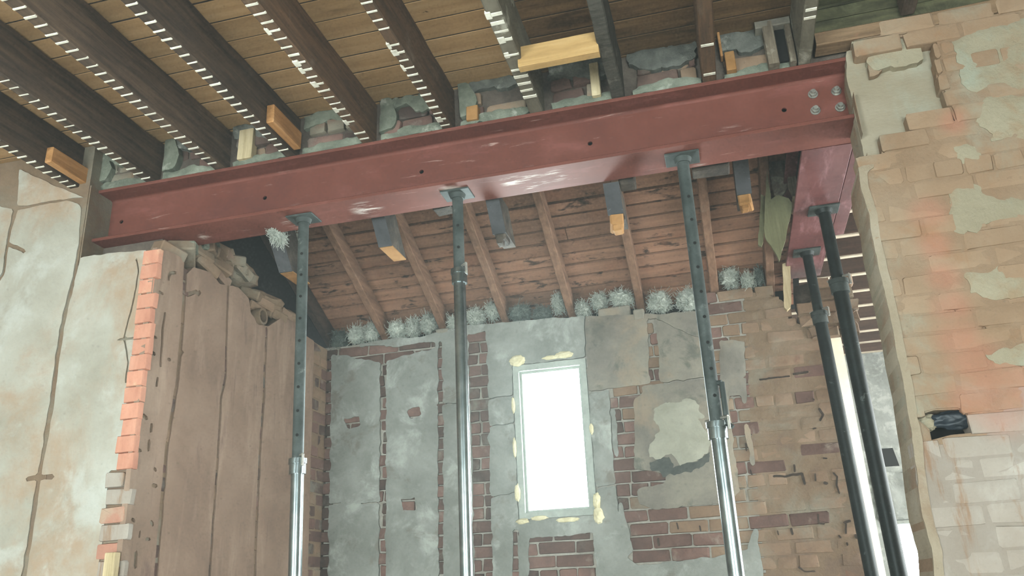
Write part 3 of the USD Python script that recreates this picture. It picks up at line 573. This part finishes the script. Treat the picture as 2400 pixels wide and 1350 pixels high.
# --- front ceiling: floorboards seen from below
cl = st('ceiling', 'underside of the old floorboards above the joists')
rc = random.Random(12)
y = -3.1; k = 0
while y < YB+.1:
    w = .128
    for x0, x1, mm in [(-5, -.64, 'board'), (-.637, .55, 'board_brown'), (.553, 3.3, 'board_green')]:
        cl.part('floorboard', bx(x0, x1, y+.005+rc.uniform(0, .004), y+w, ZC+rc.uniform(0, .004), ZC+.026, .002), mm, smooth=False)
    y += w; k += 1
yy, jd = -3.1, []
while yy < YB+.1:
    jd.append(bx(-5, 3.3, yy-.001, yy+.0075, ZC+.004, ZC+.012)); yy += .128
cl.part('joint_dirt', cat(jd), 'joint_dark', smooth=False, kind='stuff')  # dark strips standing in for the shade in the board gaps
cl.part('subfloor', bx(-5, 3.4, -3.2, YB+.25, ZC+.03, ZC+.06), 'dark_void', smooth=False)

# --- lean-to roof over the extension: boards in a plane falling to the back
SL = .47; ang = math.atan(SL); ZR = CZ+1.752                # underside of the rafters over the back wall
def roofz(y, d=0): return ZR + SL*(YK-y) + d/math.cos(ang)
ce = st('ceiling_extension', 'boarded underside of the lean-to roof over the extension')
rr2 = random.Random(4)
y = 3.35; pw_ = .105
while y < 5.4:
    y1 = y+pw_*math.cos(ang)*rr2.uniform(.93, 1.07); g = .015
    dd = .112+rr2.uniform(0, .004)
    xm = rr2.choice([None, None, rr2.uniform(-1.8, .2)])
    for x0, x1 in ([(-2.60, .56)] if xm is None else [(-2.60, xm-.002), (xm+.002, .56)]):
        pr = [(y+g, roofz(y+g, dd)), (y1, roofz(y1, dd)), (y1+.008, roofz(y1+.008, dd+.02)), (y+g+.008, roofz(y+g+.008, dd+.02))]
        ce.part('roof_board', prism_yz(pr, x0, x1), 'roof_plank', smooth=False)
    y = y1
ce.part('roofing', prism_yz([(3.2, roofz(3.2, .14)), (5.5, roofz(5.5, .14)), (5.5, roofz(5.5, .17)), (3.2, roofz(3.2, .17))], -3.2, .60), 'dark_void', smooth=False)
# gable ends of the roof space, a dark panel for shade, and eaves closure
plain('wall_gable_left', prism_yz([(3.5, CZ+1.0), (5.3, CZ+1.0), (5.3, roofz(5.3, .14)), (3.5, roofz(3.5, .14))], -3.2, -3.12), 'dark_void')
plain('wall_gable_right', prism_yz([(3.5, ZB+.30), (5.28, ZB+.02), (5.28, roofz(5.28, .16)), (3.5, roofz(3.5, .14))], .565, .60), 'dark_void')
plain('trim_3', prism_yz([(3.5, roofz(3.5, .015)), (5.2, roofz(5.2, .015)), (5.2, roofz(5.2, .035)), (3.5, roofz(3.5, .035))], -3.12, -2.61), 'dark_void')  # dark panel added so the roof cavity looks shaded
plain('trim_1', bx(-3.2, .5, YK+.235, YK+.26, CZ+1.70, roofz(YK+.2, .14)), 'dark_void')
plain('trim_2', bx(-3.2, .60, YB+.235, YB+.25, ZB+.31, roofz(3.5, .2)), 'dark_void')

# --- far room behind, seen past the right nib
FAR = 8.8
plain('wall_far', cat([bx(.3, 1.43, FAR, FAR+.2, 0, 4.2), bx(1.43, 2.05, FAR, FAR+.2, CZ+.53, 4.2), bx(2.05, 3.6, FAR, FAR+.2, 0, 4.2), bx(1.43, 2.05, FAR, FAR+.2, 0, .6)]), 'far_wall', 'grey rough wall at the end of the far room')
FF = FRONT(FAR)
wfd = st('wall_far_patch', 'rough pale patch and dark hole low in the far wall')
wfd.part('hole', extr(Polygon(pf(FAR, [(2060, 1052), (2092, 1050), (2108, 1092), (2074, 1094)])), FF, -.02, .004), 'dark_void', smooth=False)
wfd.part('rough_plaster', slab(ragged(Polygon(pf(FAR, [(2040, 1112), (2130, 1105), (2155, 1200), (2160, 1216), (2060, 1222)])), .02, .03, 4), FF, .03, .03, .05, .03, 3, 14), 'far_wall')
w2 = st('window_2', 'bright opening in the far wall')
w2.part('window_frame', cat([bx(1.43, 1.46, FAR-.02, FAR+.1, .6, CZ+.53), bx(1.46, 2.05, FAR-.02, FAR+.1, CZ+.50, CZ+.53)]), 'frame_grey', smooth=False)
w2.part('pane', bx(1.46, 2.05, FAR+.05, FAR+.056, .6, CZ+.50), 'glass', smooth=False)
plain('wall_far_left', bx(.12, .3, YK+.26, FAR, 0, 4.2), 'far_wall', 'left wall of the far room')
fr_ = T('wall_far_right', 'unseen right wall of the far room with openings added for light', kind='structure')
fr_.part('masonry', cat([bx(3.4, 3.6, 3.4, 3.7, 0, 4.2), bx(3.4, 3.6, 5.1, 5.8, 0, 4.2), bx(3.4, 3.6, 3.7, 5.1, 0, 1.1), bx(3.4, 3.6, 3.7, 5.1, 2.9, 4.2), bx(3.4, 3.6, 7.4, FAR, 0, 4.2), bx(3.4, 3.6, 5.8, 7.4, 0, 1.2), bx(3.4, 3.6, 5.8, 7.4, 3.2, 4.2)]), 'room_wall', smooth=False)  # openings made for the two added lights
cf = st('ceiling_far', 'dark boards over the far room')
yy = 3.5
while yy < FAR:
    cf.part('board', bx(.60, 3.5, yy, min(yy+.145, FAR), ZJ+.17, ZJ+.195, .002), 'far_joist', smooth=False); yy += .148
for k in range(12):
    yj = 4.56+.395*k - .03
    if yj > FAR-.1: break
    t = T('far_joist', ['nearest', 'second nearest', 'third nearest', 'fourth nearest', 'fifth nearest', 'sixth nearest', 'seventh nearest', 'eighth nearest', 'ninth nearest', 'tenth nearest', 'farthest', 'last'][k]+' dark joist with pale underside in the far room', 'joist', (2.0, yj, ZJ), 'joists of the far room')
    t.part('timber', bx(.60, 3.5, yj, yj+.045, ZJ+.006, ZJ+.17, .003), 'far_joist', smooth=False)
    t.part('batten', bx(.60, 3.5, yj+.003, yj+.042, ZJ-.004, ZJ+.006, .001), 'far_batten', smooth=False)
# pale rendered return wall lit by the added far light
plain('wall_far_return', cat([bx(.62, 1.135, 7.62, 7.8, 0, ZJ-.01)]), 'cream', 'cream painted wall end in the far room, bright with daylight')

# --- front room shell behind and beside the camera
plain('wall_side_left', bx(-5.2, -5, -3.2, 3.5, 0, 4.2), 'room_wall')
plain('wall_side_right', bx(3.3, 3.5, -3.2, 3.45, 0, 4.2), 'room_wall')
rear = sbox(-5, 0, 3.3, 4.2).difference(sbox(-4.2, .35, -2.0, 2.35)).difference(sbox(.2, .35, 2.4, 2.35))
plain('wall_rear', extr(rear, FRONT(-3.0), 0, .2), 'room_wall')

# --- haze volume added to lift the blacks and imitate glare round the window
MAT['haze'] = usdkit.material(stage, '/World/Looks/haze', {'v': ('scatter_volume', {'color': (.86, .93, .9), 'density': HAZE, 'anisotropy': .25})}, volume='v.volume')
hz = usdkit.mesh(stage, '/World/dust_haze', bx(-4.98, 3.28, -2.9, 8.78, .01, 4.15), MAT['haze'])
tag(hz.GetPrim(), 'thin haze added to soften contrast and give glow round the window', None, None, 'structure')

# ================================================================== STEEL
XB0, XB1 = -3.12, .79
yw0, yw1 = YB+.109, YB+.119; tf = .017; ZT = ZJ-.002
b = T('steel_beam', 'long red primed steel beam spanning the opening below the joists', 'steel beam', (0, YB+.114, ZB))
webp = sbox(XB0, ZB+tf, XB1, ZT-tf)
FWEB = FRONT(yw0)
hx = [(-2.92, CZ+1.955), (-2.08, CZ+1.954), (-1.24, CZ+1.953), (-.415, CZ+1.953), (.448, CZ+1.957)]
for h in hx: webp = webp.difference(Point(h).buffer(.011))
b.part('web', extr(webp, FWEB, -.010, 0), 'red_steel')
fl = lambda z0, z1: long_beam(XB0, XB1+.03, YB, YB+.228, z0, z1, 0, 30, .0006, .003, 3)
b.part('flange', fl(ZB, ZB+tf), 'red_steel'); b.part('flange', fl(ZT-tf, ZT), 'red_steel')
fil = []
for zc_, s in ((ZB+tf, 1), (ZT-tf, -1)):
    for yc_, q in ((yw0, -1), (yw1, 1)):
        pts = [(yc_, zc_), (yc_, zc_+s*.014)] + [(yc_+q*.014*(1-math.cos(a)), zc_+s*.014*(1-math.sin(a))) for a in np.linspace(0, math.pi/2, 5)]
        fil.append(prism_yz(pts, XB0, XB1))
b.part('root_fillet', cat(fil), 'red_steel')
b.part('web_backing', bx(XB0, XB1, yw1+.06, yw1+.065, ZB+tf, ZT-tf), 'dark_void', smooth=False)
for (x, z) in [(.577, CZ+2.009), (.673, CZ+2.004), (.574, CZ+1.927), (.675, CZ+1.922)]:
    wsh = cyl((x, yw0, z), (x, yw0-.005, z), .021, 24); hd = cyl((x, yw0-.005, z), (x, yw0-.019, z), .017, 6); st_ = cyl((x, yw0-.019, z), (x, yw0-.032, z), .0095, 14)
    pth = b.part('bolt', cat([wsh, hd]), 'bolt_steel'); b.part('thread', st_, 'bolt_steel', under=pth)
# second beam under the first, running back to the rear wall
s2 = T('steel_beam', 'short maroon steel beam under the right end of the red beam, running to the rear wall', 'steel beam', (.615, 4.35, ZB-.0))
x0, x1, ya, yb = .506, .724, YB+.232, 5.20
def flange_y(x0, x1, y0, y1, z0, z1): return long_beam(x0, x1, y0, y1, z0, z1, 1, 20, .0006, .003, 4)
s2.part('flange', flange_y(x0, x1, ya, yb, ZB, ZB+.016), 'maroon_steel')
s2.part('flange', flange_y(x0, x1, ya, yb, ZB+.26, ZB+.276), 'maroon_steel')
s2.part('web', bx(.61, .62, ya, yb, ZB+.016, ZB+.26), 'maroon_steel', smooth=False)
s2.part('side_channel', cat([flange_y(.726, .797, ya, 4.57, ZB+.004, ZB+.014), bx(.787, .797, ya, 4.57, ZB+.014, ZB+.2)]), 'maroon_steel', label='narrow channel along its right side')

# ------------------------------------------------------------------ adjustable props
def prop(top, bot, zs, ro, ri, mats, label, handle=None, plate=.085):
    top, bot = np.array(top, float), np.array(bot, float)
    d = (top-bot)/np.linalg.norm(top-bot)
    at = lambda z: bot + d*((z-bot[2])/d[2])
    t = T('steel_prop', label, 'prop', bot, 'steel props under the beams')
    zj = zs
    t.part('outer_tube', cyl(at(.008), at(zj), ro, 28), mats[0])
    t.part('inner_tube', cyl(at(zj-.05), at(top[2]-.008), ri, 28), mats[1])
    hp = bx(-plate, plate, -plate*.8, plate*.8, -.008, 0, .0015); hp.apply_translation(top); t.part('head_plate', hp, mats[1] if mats[1] != 'prop_dark' else 'prop_dull')
    t.part('head_collar', cyl(at(top[2]-.03), at(top[2]-.008), ri+.006, 24, ri+.014), mats[1])
    bp = bx(-.075, .075, -.075, .075, 0, .008, .0015); bp.apply_translation(bot); t.part('base_plate', bp, 'prop_dull')
    t.part('collar', cat([cyl(at(zj-.05), at(zj+.012), ro+.008, 24), cyl(at(zj-.005), at(zj+.018), ro+.012, 24)]), 'prop_dull' if mats[0] != 'prop_zinc' else 'prop_zinc')
    p = at(zj+.03); n = np.array([.75, -.66, 0])
    t.part('pin', cat([cyl(p-n*(ri+.03), p+n*(ri+.035), .006, 10), cyl(p+n*(ri+.035), p+n*(ri+.035)-np.array([0, 0, .05]), .006, 10)]), 'bolt_steel')
    # row of pin holes up the inner tube, and a slot with bright worn edges
    hs = []
    z = zj+.12; nn = np.array([.25, -.97, 0])
    while z < top[2]-.12:
        q = at(z); hs.append(cyl(q+nn*(ri-.004), q+nn*(ri+.0008), .007, 12)); z += .11
    if hs: t.part('pin_hole', cat(hs), 'dark_void', kind='stuff')
    if handle:
        q = at(handle[0]); e = at(handle[1]); sd = np.array([.93, -.36, 0])*(ro+.012)
        t.part('bracket', cat([cyl(q+sd, e+sd, .011, 12), cyl(q+sd, q, .010, 12), cyl(e+sd, e, .010, 12), cyl(e+sd, e+sd*1.5-np.array([0, 0, .02]), .009, 12)]), 'prop_dull')
    return at
def base(ytop, xt, yt, xb, yb_px, yplane):
    """Foot of a prop from the pixel where it leaves the frame."""
    a = on(1, yplane, xt, yt); q = on(1, yplane, xb, yb_px); d = (q-a)/(q[2]-a[2]); f = a + d*(0-a[2]); return (f[0], yplane, 0)
zpx = lambda y_, x, y: on(1, y_, x, y)[2]
yp = YB+.114
prop((-1.86, yp, ZB), base(0, 710, 510, 690, 1350, yp), zpx(yp, 697, 1085), .0285, .0255, ('prop_zinc', 'prop_dull'), 'leftmost steel prop under the red beam, just right of the left return wall', plate=.07)
prop((-1.063, yp, ZB), base(0, 1073, 455, 1095, 1350, yp), zpx(yp, 1083, 640), .0275, .0255, ('prop_zinc', 'prop_dull'), 'middle steel prop under the red beam, left of the bright window', plate=.07)
prop((-.012, yp, ZB), base(0, 1600, 370, 1727, 1350, yp), zpx(yp, 1680, 1000), .031, .0265, ('prop_zinc', 'prop_dull'), 'steel prop right of the bright window with a side bracket and worn zinc foot', (zpx(yp, 1670, 900), zpx(yp, 1682, 995)), plate=.075)
prop((.655, 4.177, ZB), base(0, 1930, 490, 2108, 1350, 4.177), zpx(4.177, 1963, 665), .036, .030, ('prop_dark', 'prop_dark'), 'nearer dark steel prop under the short maroon beam, beside the right wall', plate=.075)
prop((.611, 4.757, ZB), base(0, 1890, 595, 2043, 1350, 4.757), zpx(4.757, 1912, 740), .034, .028, ('prop_dark', 'prop_dark'), 'farther dark steel prop under the short maroon beam, against the rear wall', plate=.075)

# ================================================================== JOISTS
jm = ['joist_dark', 'joist_dark', 'joist_dark', 'joist_dark', 'joist_brown', 'joist_brown', 'joist_dusty', 'joist_char', 'joist_brown', 'joist_dusty']
jl = ['dark floor joist at the far left over the pale wall', 'second dark floor joist from the left, without a block nailed on', 'third dark floor joist from the left, striped below with plaster lath marks', 'fourth floor joist from the left with a short timber block on its side',
      'fifth floor joist from the left, brown and clean edged', 'sixth floor joist from the left, reddish brown, left of the plaster-caked one', 'joist caked with pale plaster dust, at the left end of the pine nogging', 'charred grey joist at the right end of the pine nogging', 'brown joist with a pale nick, right of the charred joist', 'pale dusty joist beside the black hole above the bolts']
rj = random.Random(77)
for i, (xr, w) in enumerate(zip(JX, JW)):
    t = T('joist', jl[i], 'floor joist', (xr-w/2, .2, ZJ), 'floor joists over the front room')
    t.part('timber', long_beam(xr-w, xr, -3.0, YB+.16, ZJ, ZC-.001, 1, 110, .004 if i not in (6, 7) else .007, .005, 200+i), jm[i])
    marks = []
    y = .6+rj.uniform(0, .05); dens = [1, 1, 1, 1, .9, .92, .75, .12, .12, .3][i]
    while y < YB-.01:
        if rj.random() < dens:
            h = rj.uniform(.0035, .006) if i < 6 else rj.uniform(.005, .012)
            a0 = xr-w+rj.uniform(0, .006); a1 = xr-rj.uniform(-.001, .006)
            if i == 7: a0 += .01
            mk = bx(a0, a1, y-h, y+h, ZJ-.0035, ZJ+.004, .0012, .0012, i*100)
            marks.append(mk)
            if i in (4, 5, 6) and rj.random() < (.4 if i == 6 else .22):
                marks.append(bx(xr-w-.001, xr-w+rj.uniform(.012, .03), y-.02, y+.02, ZJ-.003, ZJ+.012, .002, .006, i*77))
        y += .053*rj.uniform(.97, 1.03)
    if marks: t.part('plaster_marks', cat(marks), 'lath_mark', smooth=False, kind='stuff', label='pale plaster left between the laths')
for i, x in enumerate((1.0, 1.42)):
    t = T('joist', ['dark joist crossing the mildewed boards above the right wall', 'dark joist at the top right corner of the photo'][i], 'floor joist', (x, .2, ZJ), 'floor joists over the front room')
    t.part('timber', long_beam(x-.055, x, -3, YW+.0, ZJ+.10, ZC-.001, 1, 60, .004, .005, 300+i), 'joist_dark')
# nogging and small blocks
single('nogging', long_beam(-.622, -.283, 2.86, 2.905, ZJ-.035, ZJ+.065, 0, 12, .002, .003, 5), 'pine', 'pale new pine nogging between the plaster-caked and the charred joist', 'timber block')
def cleat(X, p0, p1, ztop, th, mm, lab):
    a, b_ = on(0, X+th, *p0), on(0, X+th, *p1)
    single('timber_block', bx(X, X+th, min(a[1], b_[1]), max(a[1], b_[1]), (a[2]+b_[2])/2, (a[2]+b_[2])/2+ztop, .004, .002, 3), mm, lab, 'timber block')
cleat(-3.065, (120, 374), (212, 440), .085, .04, 'pine_y', 'short orange timber block nailed to the side of the leftmost joist')
cleat(-1.866, (640, 290), (706, 345), .095, .04, 'pine_y', 'short timber block on the side of the fourth joist from the left')
def wedge(px0, px1, z0, z1, yf, mm, lab, d=.05):
    a, b_ = on(1, yf, *px0), on(1, yf, *px1)
    single('timber_wedge', bx(a[0], b_[0], yf, yf+d, b_[2], a[2], .003, .003, 6), mm, lab, 'timber wedge')
wedge((1236, 165), (1262, 250), 0, 0, YB-.02, 'joist_brown', 'dark brown timber piece standing behind the lower end of the plaster-caked joist')
wedge((1380, 148), (1408, 220), 0, 0, YB-.01, 'pine_z', 'small pale pine piece against the left of the charred joist')
wedge((560, 305), (588, 368), 0, 0, YB-.01, 'pine_z', 'small pine wedge in the brickwork right of the second dark joist')
wedge((1092, 250), (1120, 277), 0, 0, YB-.012, 'cut_wood', 'small orange wood wedge in the brickwork left of the plaster-caked joist')
wedge((1696, 122), (1726, 160), 0, 0, YB-.012, 'cut_wood', 'short brown wood end on the beam right of the brown joist', .04)
wedge((1672, 30), (1694, 130), 0, 0, YB-.006, 'pine_y', 'ochre timber strip beside the brown joist at the top')
# framed black hole near the bolted end
hk = T('vent_box', 'small rough timber box round a black hole above the bolted beam end', 'vent box', on(1, YB-.03, 1820, 140))
A, B_ = on(1, YB-.03, 1782, 42), on(1, YB-.03, 1868, 140)
hk.part('post', long_beam(A[0], A[0]+.045, YB-.04, YB+.02, ZJ+.002, A[2]-.03, 2, 8, .004, .004, 3), 'old_z')
hk.part('post', long_beam(B_[0]-.026, B_[0], YB-.03, YB+.02, ZJ+.002, A[2]-.02, 2, 8, .004, .004, 4), 'old_z')
hk.part('head', long_beam(A[0]-.03, B_[0]+.0, YB-.04, YB+.02, ZC-.04, ZC-.004, 0, 8, .004, .004, 5), 'plaster_grey')
hk.part('dark_back', bx(A[0]+.045, B_[0]-.026, YB+.0, YB+.012, ZJ+.03, ZC-.03), 'dark_void', smooth=False)

# ================================================================== RAFTERS of the lean-to
rl = ['first lean-to rafter right of the leftmost prop', 'second lean-to rafter, behind the grey stub with orange end', 'third lean-to rafter, just right of the middle prop', 'fourth lean-to rafter, above the bright window', 'fifth lean-to rafter, above the grey render right of the window', 'sixth lean-to rafter, right beside the third prop']
def rafter(x0, w, lab, mm, d=.112, y1=YK+.12, seed=0):
    y0 = 3.52; n = 26; ys = np.linspace(y0, y1, n)
    m = long_beam(x0, x0+w, 0, math.hypot(y1-y0, SL*(y1-y0)), 0, d-.002, 1, 40, .004, .005, seed)
    v = np.array(m.vertices); s, h = v[:, 1].copy(), v[:, 2].copy()
    v[:, 1] = y0 + s*math.cos(ang) + h*math.sin(ang)*1.0
    v[:, 2] = roofz(y0) - s*math.sin(ang) + h*math.cos(ang)
    t = T('rafter', lab, 'rafter', (x0+w/2, YK, ZR), 'rafters of the lean-to roof')
    t.part('timber', trimesh.Trimesh(v, m.faces, process=False), mm)
for i, x in enumerate([-2.183, -1.752, -1.32, -.875, -.423, .048]):
    rafter(x, .052, rl[i], 'rafter', seed=400+i)
rafter(-2.60, .055, 'dark rafter along the top of the left return wall', 'rafter_dark', seed=410)
rafter(.385, .05, 'dark rafter beside the pale boards at the right end of the lean-to', 'rafter', seed=411)
# cut-off stubs hanging behind the beam, grey underneath
sl = ['grey timber stub with sawn orange end behind the leftmost prop', 'grey timber stub with sawn orange end left of the middle prop', 'grey timber stub right of the middle prop', 'grey timber stub with broken end left of the third prop', 'grey flaking stub with broken orange end near the short maroon beam']
for i, (X, px, w) in enumerate([(-2.165, (655, 640), .075), (-1.58, (888, 580), .072), (-.967, (1155, 550), .068), (-.388, (1425, 505), .074), (.225, (1727, 458), .072)]):
    a = on(0, X, *px); k = math.tan(math.radians(51)); dy = .20
    t = T('timber_stub', sl[i], 'timber stub', (X+w/2, a[1]+dy/2, a[2]), 'cut-off timber stubs behind the beam')
    hgt = .40
    y0 = max(a[1]-hgt/k, YB+.24)
    pr = [(a[1], a[2]+.003), (a[1]+dy, a[2]+.003), (y0+dy, a[2]+k*(a[1]-y0)), (y0, a[2]+k*(a[1]-y0))]
    t.part('stub', prism_yz(pr, X+.003, X+w), 'stub_rough', smooth=False)
    face = [(a[1]-.004, a[2]), (a[1]+.004, a[2]), (y0+.004, a[2]+k*(a[1]-y0)), (y0-.004, a[2]+k*(a[1]-y0))]
    t.part('painted_underside', prism_yz(face, X, X+w), 'stub_grey', smooth=False)
    if i in (0, 1): t.part('sawn_end', bx(X+.002, X+w, a[1]+.005, a[1]+dy-.002, a[2]-.002, a[2]+.004), 'cut_wood', smooth=False)
    else: t.part('broken_end', cat([bx(X+.004, X+w*.97, a[1]+.004, a[1]+.10, a[2]-(.055 if i > 2 else .025), a[2]+.01, .008, .014, 90+i), bx(X+w*.2, X+w*.75, a[1]+.012, a[1]+.07, a[2]-(.08 if i > 2 else .04), a[2], .006, .016, 95+i)]), 'cut_wood' if i > 2 else 'stub_rough', smooth=False)
# black pads left on top of the beam
for i, (px0, px1) in enumerate([((1018, 486), (1060, 490)), ((1450, 420), (1490, 432)), ((1622, 385), (1712, 395))]):
    a, b_ = on(1, 3.56, *px0), on(1, 3.56, *px1)
    single('dark_timber_end', bx(a[0], b_[0], 3.53, 3.62, min(a[2], b_[2]), a[2]+.2, .006, .006, i), 'stub_rough', ['short black timber end behind the beam left of the middle prop', 'short black timber end right of the grey broken stub', 'wide black timber end behind the beam right of the third prop'][i], 'timber end')

# pale boards and post at the right end of the lean-to
def hang(pts, y, d, mm, name, lab, cat_='board', seed=0):
    m = extr(ragged(Polygon(pf(y, pts)), .004, .03, seed), FRONT(y), -d, 0); single(name, m, mm, lab, cat_, smooth=False)
hang([(1797, 395), (1808, 470), (1818, 455), (1850, 465), (1858, 480), (1840, 560), (1825, 612), (1812, 580), (1790, 552)], 4.22, .02, 'board_lime', 'hanging_board', 'pale grey-green hanging board, broad with a torn top, beside the maroon beam', seed=1)
hang([(1783, 455), (1792, 455), (1790, 560), (1784, 580), (1776, 578)], 4.34, .02, 'board_lime', 'hanging_board', 'narrow pale strip of board left of the broad hanging board', seed=2)
hang([(1796, 372), (1840, 362), (1846, 440), (1830, 462), (1818, 462), (1806, 420)], 4.36, .03, 'old_z', 'hanging_board', 'dark weathered board stub above the broad hanging board', seed=3)
hang([(1840, 362), (1872, 356), (1878, 450), (1858, 458), (1848, 440)], 4.28, .03, 'old_z', 'hanging_board', 'grey broken board stub beside the top of the maroon beam', seed=4)
hang([(1858, 458), (1876, 452), (1864, 500), (1852, 500)], 4.4, .02, 'pine_z', 'hanging_board', 'small tan splinter of board left of the maroon beam', seed=5)
hang([(1834, 618), (1852, 612), (1855, 715), (1848, 728), (1838, 726)], 4.96, .04, 'pine_z', 'timber_post', 'short pale timber post standing on the brickwork left of the farther dark prop', 'timber post', seed=6)

# brick pad under the far end of the maroon beam
pad = wb
FPD = FRONT(YK-.02)
pp = Polygon(pf(YK-.02, [(1885, 765), (1870, 740), (1905, 700), (1918, 660), (1990, 652), (2000, 690), (2004, 770)]))
pad.part('brick_pad', extr(pp, FPD, -.2, -.012), 'mortar_brown', smooth=False)
lay(pad, FPD, pp, 0, .06, ['brick_dust', 'brick_dust', 'mortar_brown'], 51, CZ, jit=.008, cover=.3)
hang([(1862, 672), (1905, 660), (1915, 700), (1918, 742), (1880, 748), (1868, 720)], YK+.03, .1, 'stub_rough', 'dark_timber_end', 'burnt dark timber end in the wall head left of the brick pad', 'timber end', seed=8)

# mineral wool stuffed along the wall head
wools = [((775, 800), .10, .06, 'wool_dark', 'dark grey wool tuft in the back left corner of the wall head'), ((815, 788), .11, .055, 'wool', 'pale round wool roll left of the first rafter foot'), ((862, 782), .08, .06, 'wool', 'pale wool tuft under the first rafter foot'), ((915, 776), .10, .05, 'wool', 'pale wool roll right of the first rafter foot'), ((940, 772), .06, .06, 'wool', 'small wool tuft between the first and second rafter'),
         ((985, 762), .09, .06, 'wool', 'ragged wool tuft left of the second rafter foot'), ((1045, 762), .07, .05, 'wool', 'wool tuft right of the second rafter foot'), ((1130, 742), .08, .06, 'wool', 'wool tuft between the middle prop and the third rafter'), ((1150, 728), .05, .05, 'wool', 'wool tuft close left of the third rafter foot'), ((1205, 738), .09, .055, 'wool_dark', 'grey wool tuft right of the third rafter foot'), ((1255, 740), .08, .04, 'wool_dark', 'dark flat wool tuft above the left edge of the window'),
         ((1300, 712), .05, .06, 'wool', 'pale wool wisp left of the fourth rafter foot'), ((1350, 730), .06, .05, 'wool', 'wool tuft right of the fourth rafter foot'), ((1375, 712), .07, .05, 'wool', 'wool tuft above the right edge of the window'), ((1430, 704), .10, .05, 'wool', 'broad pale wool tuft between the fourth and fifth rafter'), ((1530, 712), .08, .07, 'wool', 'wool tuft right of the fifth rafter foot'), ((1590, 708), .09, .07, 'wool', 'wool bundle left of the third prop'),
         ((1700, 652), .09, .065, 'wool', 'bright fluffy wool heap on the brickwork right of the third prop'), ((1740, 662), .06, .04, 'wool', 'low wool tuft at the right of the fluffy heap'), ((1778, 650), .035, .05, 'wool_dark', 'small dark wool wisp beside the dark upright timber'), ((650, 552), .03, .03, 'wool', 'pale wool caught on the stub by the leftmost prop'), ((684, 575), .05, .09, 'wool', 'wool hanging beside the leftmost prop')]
raft = sorted([(x-.008, x+.060) for x in (-2.60, -2.183, -1.752, -1.32, -.875, -.423, .048, .385)])
rows = []
for i, (p, rx, rz, mm, lab) in enumerate(wools):
    yv = YK+.04 if p[1] > 600 else (3.5 if i == 20 else 3.98)
    rows.append([i, on(1, yv, *p), rx, rz, mm, lab, p[1] > 600])
for a, b_ in [(raft[k][1], raft[k+1][0]) for k in range(len(raft)-1)]:       # tufts share the gap between two rafters
    g = sorted([r for r in rows if r[6] and a-.034 < r[1][0] <= b_+.034], key=lambda r: r[1][0])
    tot = sum(r[2] for r in g)*2*1.12
    f = min(1., (b_-a)/tot) if g else 1
    for r in g: r[2] *= f
    x = a
    for k, r in enumerate(g):
        w = r[2]*1.12; rest = sum(q[2]*2.24 for q in g[k+1:])
        c_ = min(max(r[1][0], x+w), b_-rest-w); r[1] = np.array([c_, r[1][1], r[1][2]]); x = c_+w
for i, c, rx, rz, mm, lab, _ in rows:
    if not _: rx, rz = rx*.8, rz*.85
    m1 = blob(c, (rx*.86, .06, rz*.95), 300+i, .6, 3.6, 4)
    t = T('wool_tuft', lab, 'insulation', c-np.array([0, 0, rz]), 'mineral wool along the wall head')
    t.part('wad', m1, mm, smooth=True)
    r9 = np.random.RandomState(i); v = np.array(m1.vertices); n_ = 520
    P = v[r9.randint(0, len(v), n_)]; d = (P-c)/np.array([rx, .06, rz])**1; d /= np.linalg.norm(d, axis=1, keepdims=True)+1e-9
    d = .45*d + r9.normal(0, .8, d.shape); pts = [P]
    for k in range(3): d = d + r9.normal(0, .9, d.shape); pts.append(pts[-1]+d*.0048)
    pts = np.stack(pts, 1)
    pts[..., 0] = np.clip(pts[..., 0], c[0]-rx*1.1, c[0]+rx*1.1)
    cu = UsdGeom.BasisCurves.Define(stage, t.path+'/fibres'); cu.CreateTypeAttr('linear'); cu.CreateCurveVertexCountsAttr([4]*n_)
    cu.CreatePointsAttr([Gf.Vec3f(*map(float, q)) for q in (pts-t.loc).reshape(-1, 3)]); cu.CreateWidthsAttr([.0022]); cu.SetWidthsInterpolation('constant')
    UsdShade.MaterialBindingAPI.Apply(cu.GetPrim()).Bind(MAT[mm]); tag(cu.GetPrim(), kind='stuff')
# mortar head pieces between rafter feet
for i, (x0, x1, y0, y1) in enumerate([(1400, 1478, 722, 742), (1482, 1510, 722, 740), (1020, 1050, 770, 790)]):
    a, b_ = on(1, YK-.01, x0, y0), on(1, YK-.01, x1, y1)
    wb.part('mortar_block', bx(a[0], b_[0], YK-.01, YK+.1, min(a[2], b_[2])-.02, max(a[2], b_[2])-.005, .008, .008, i), 'plaster_grey', smooth=False)
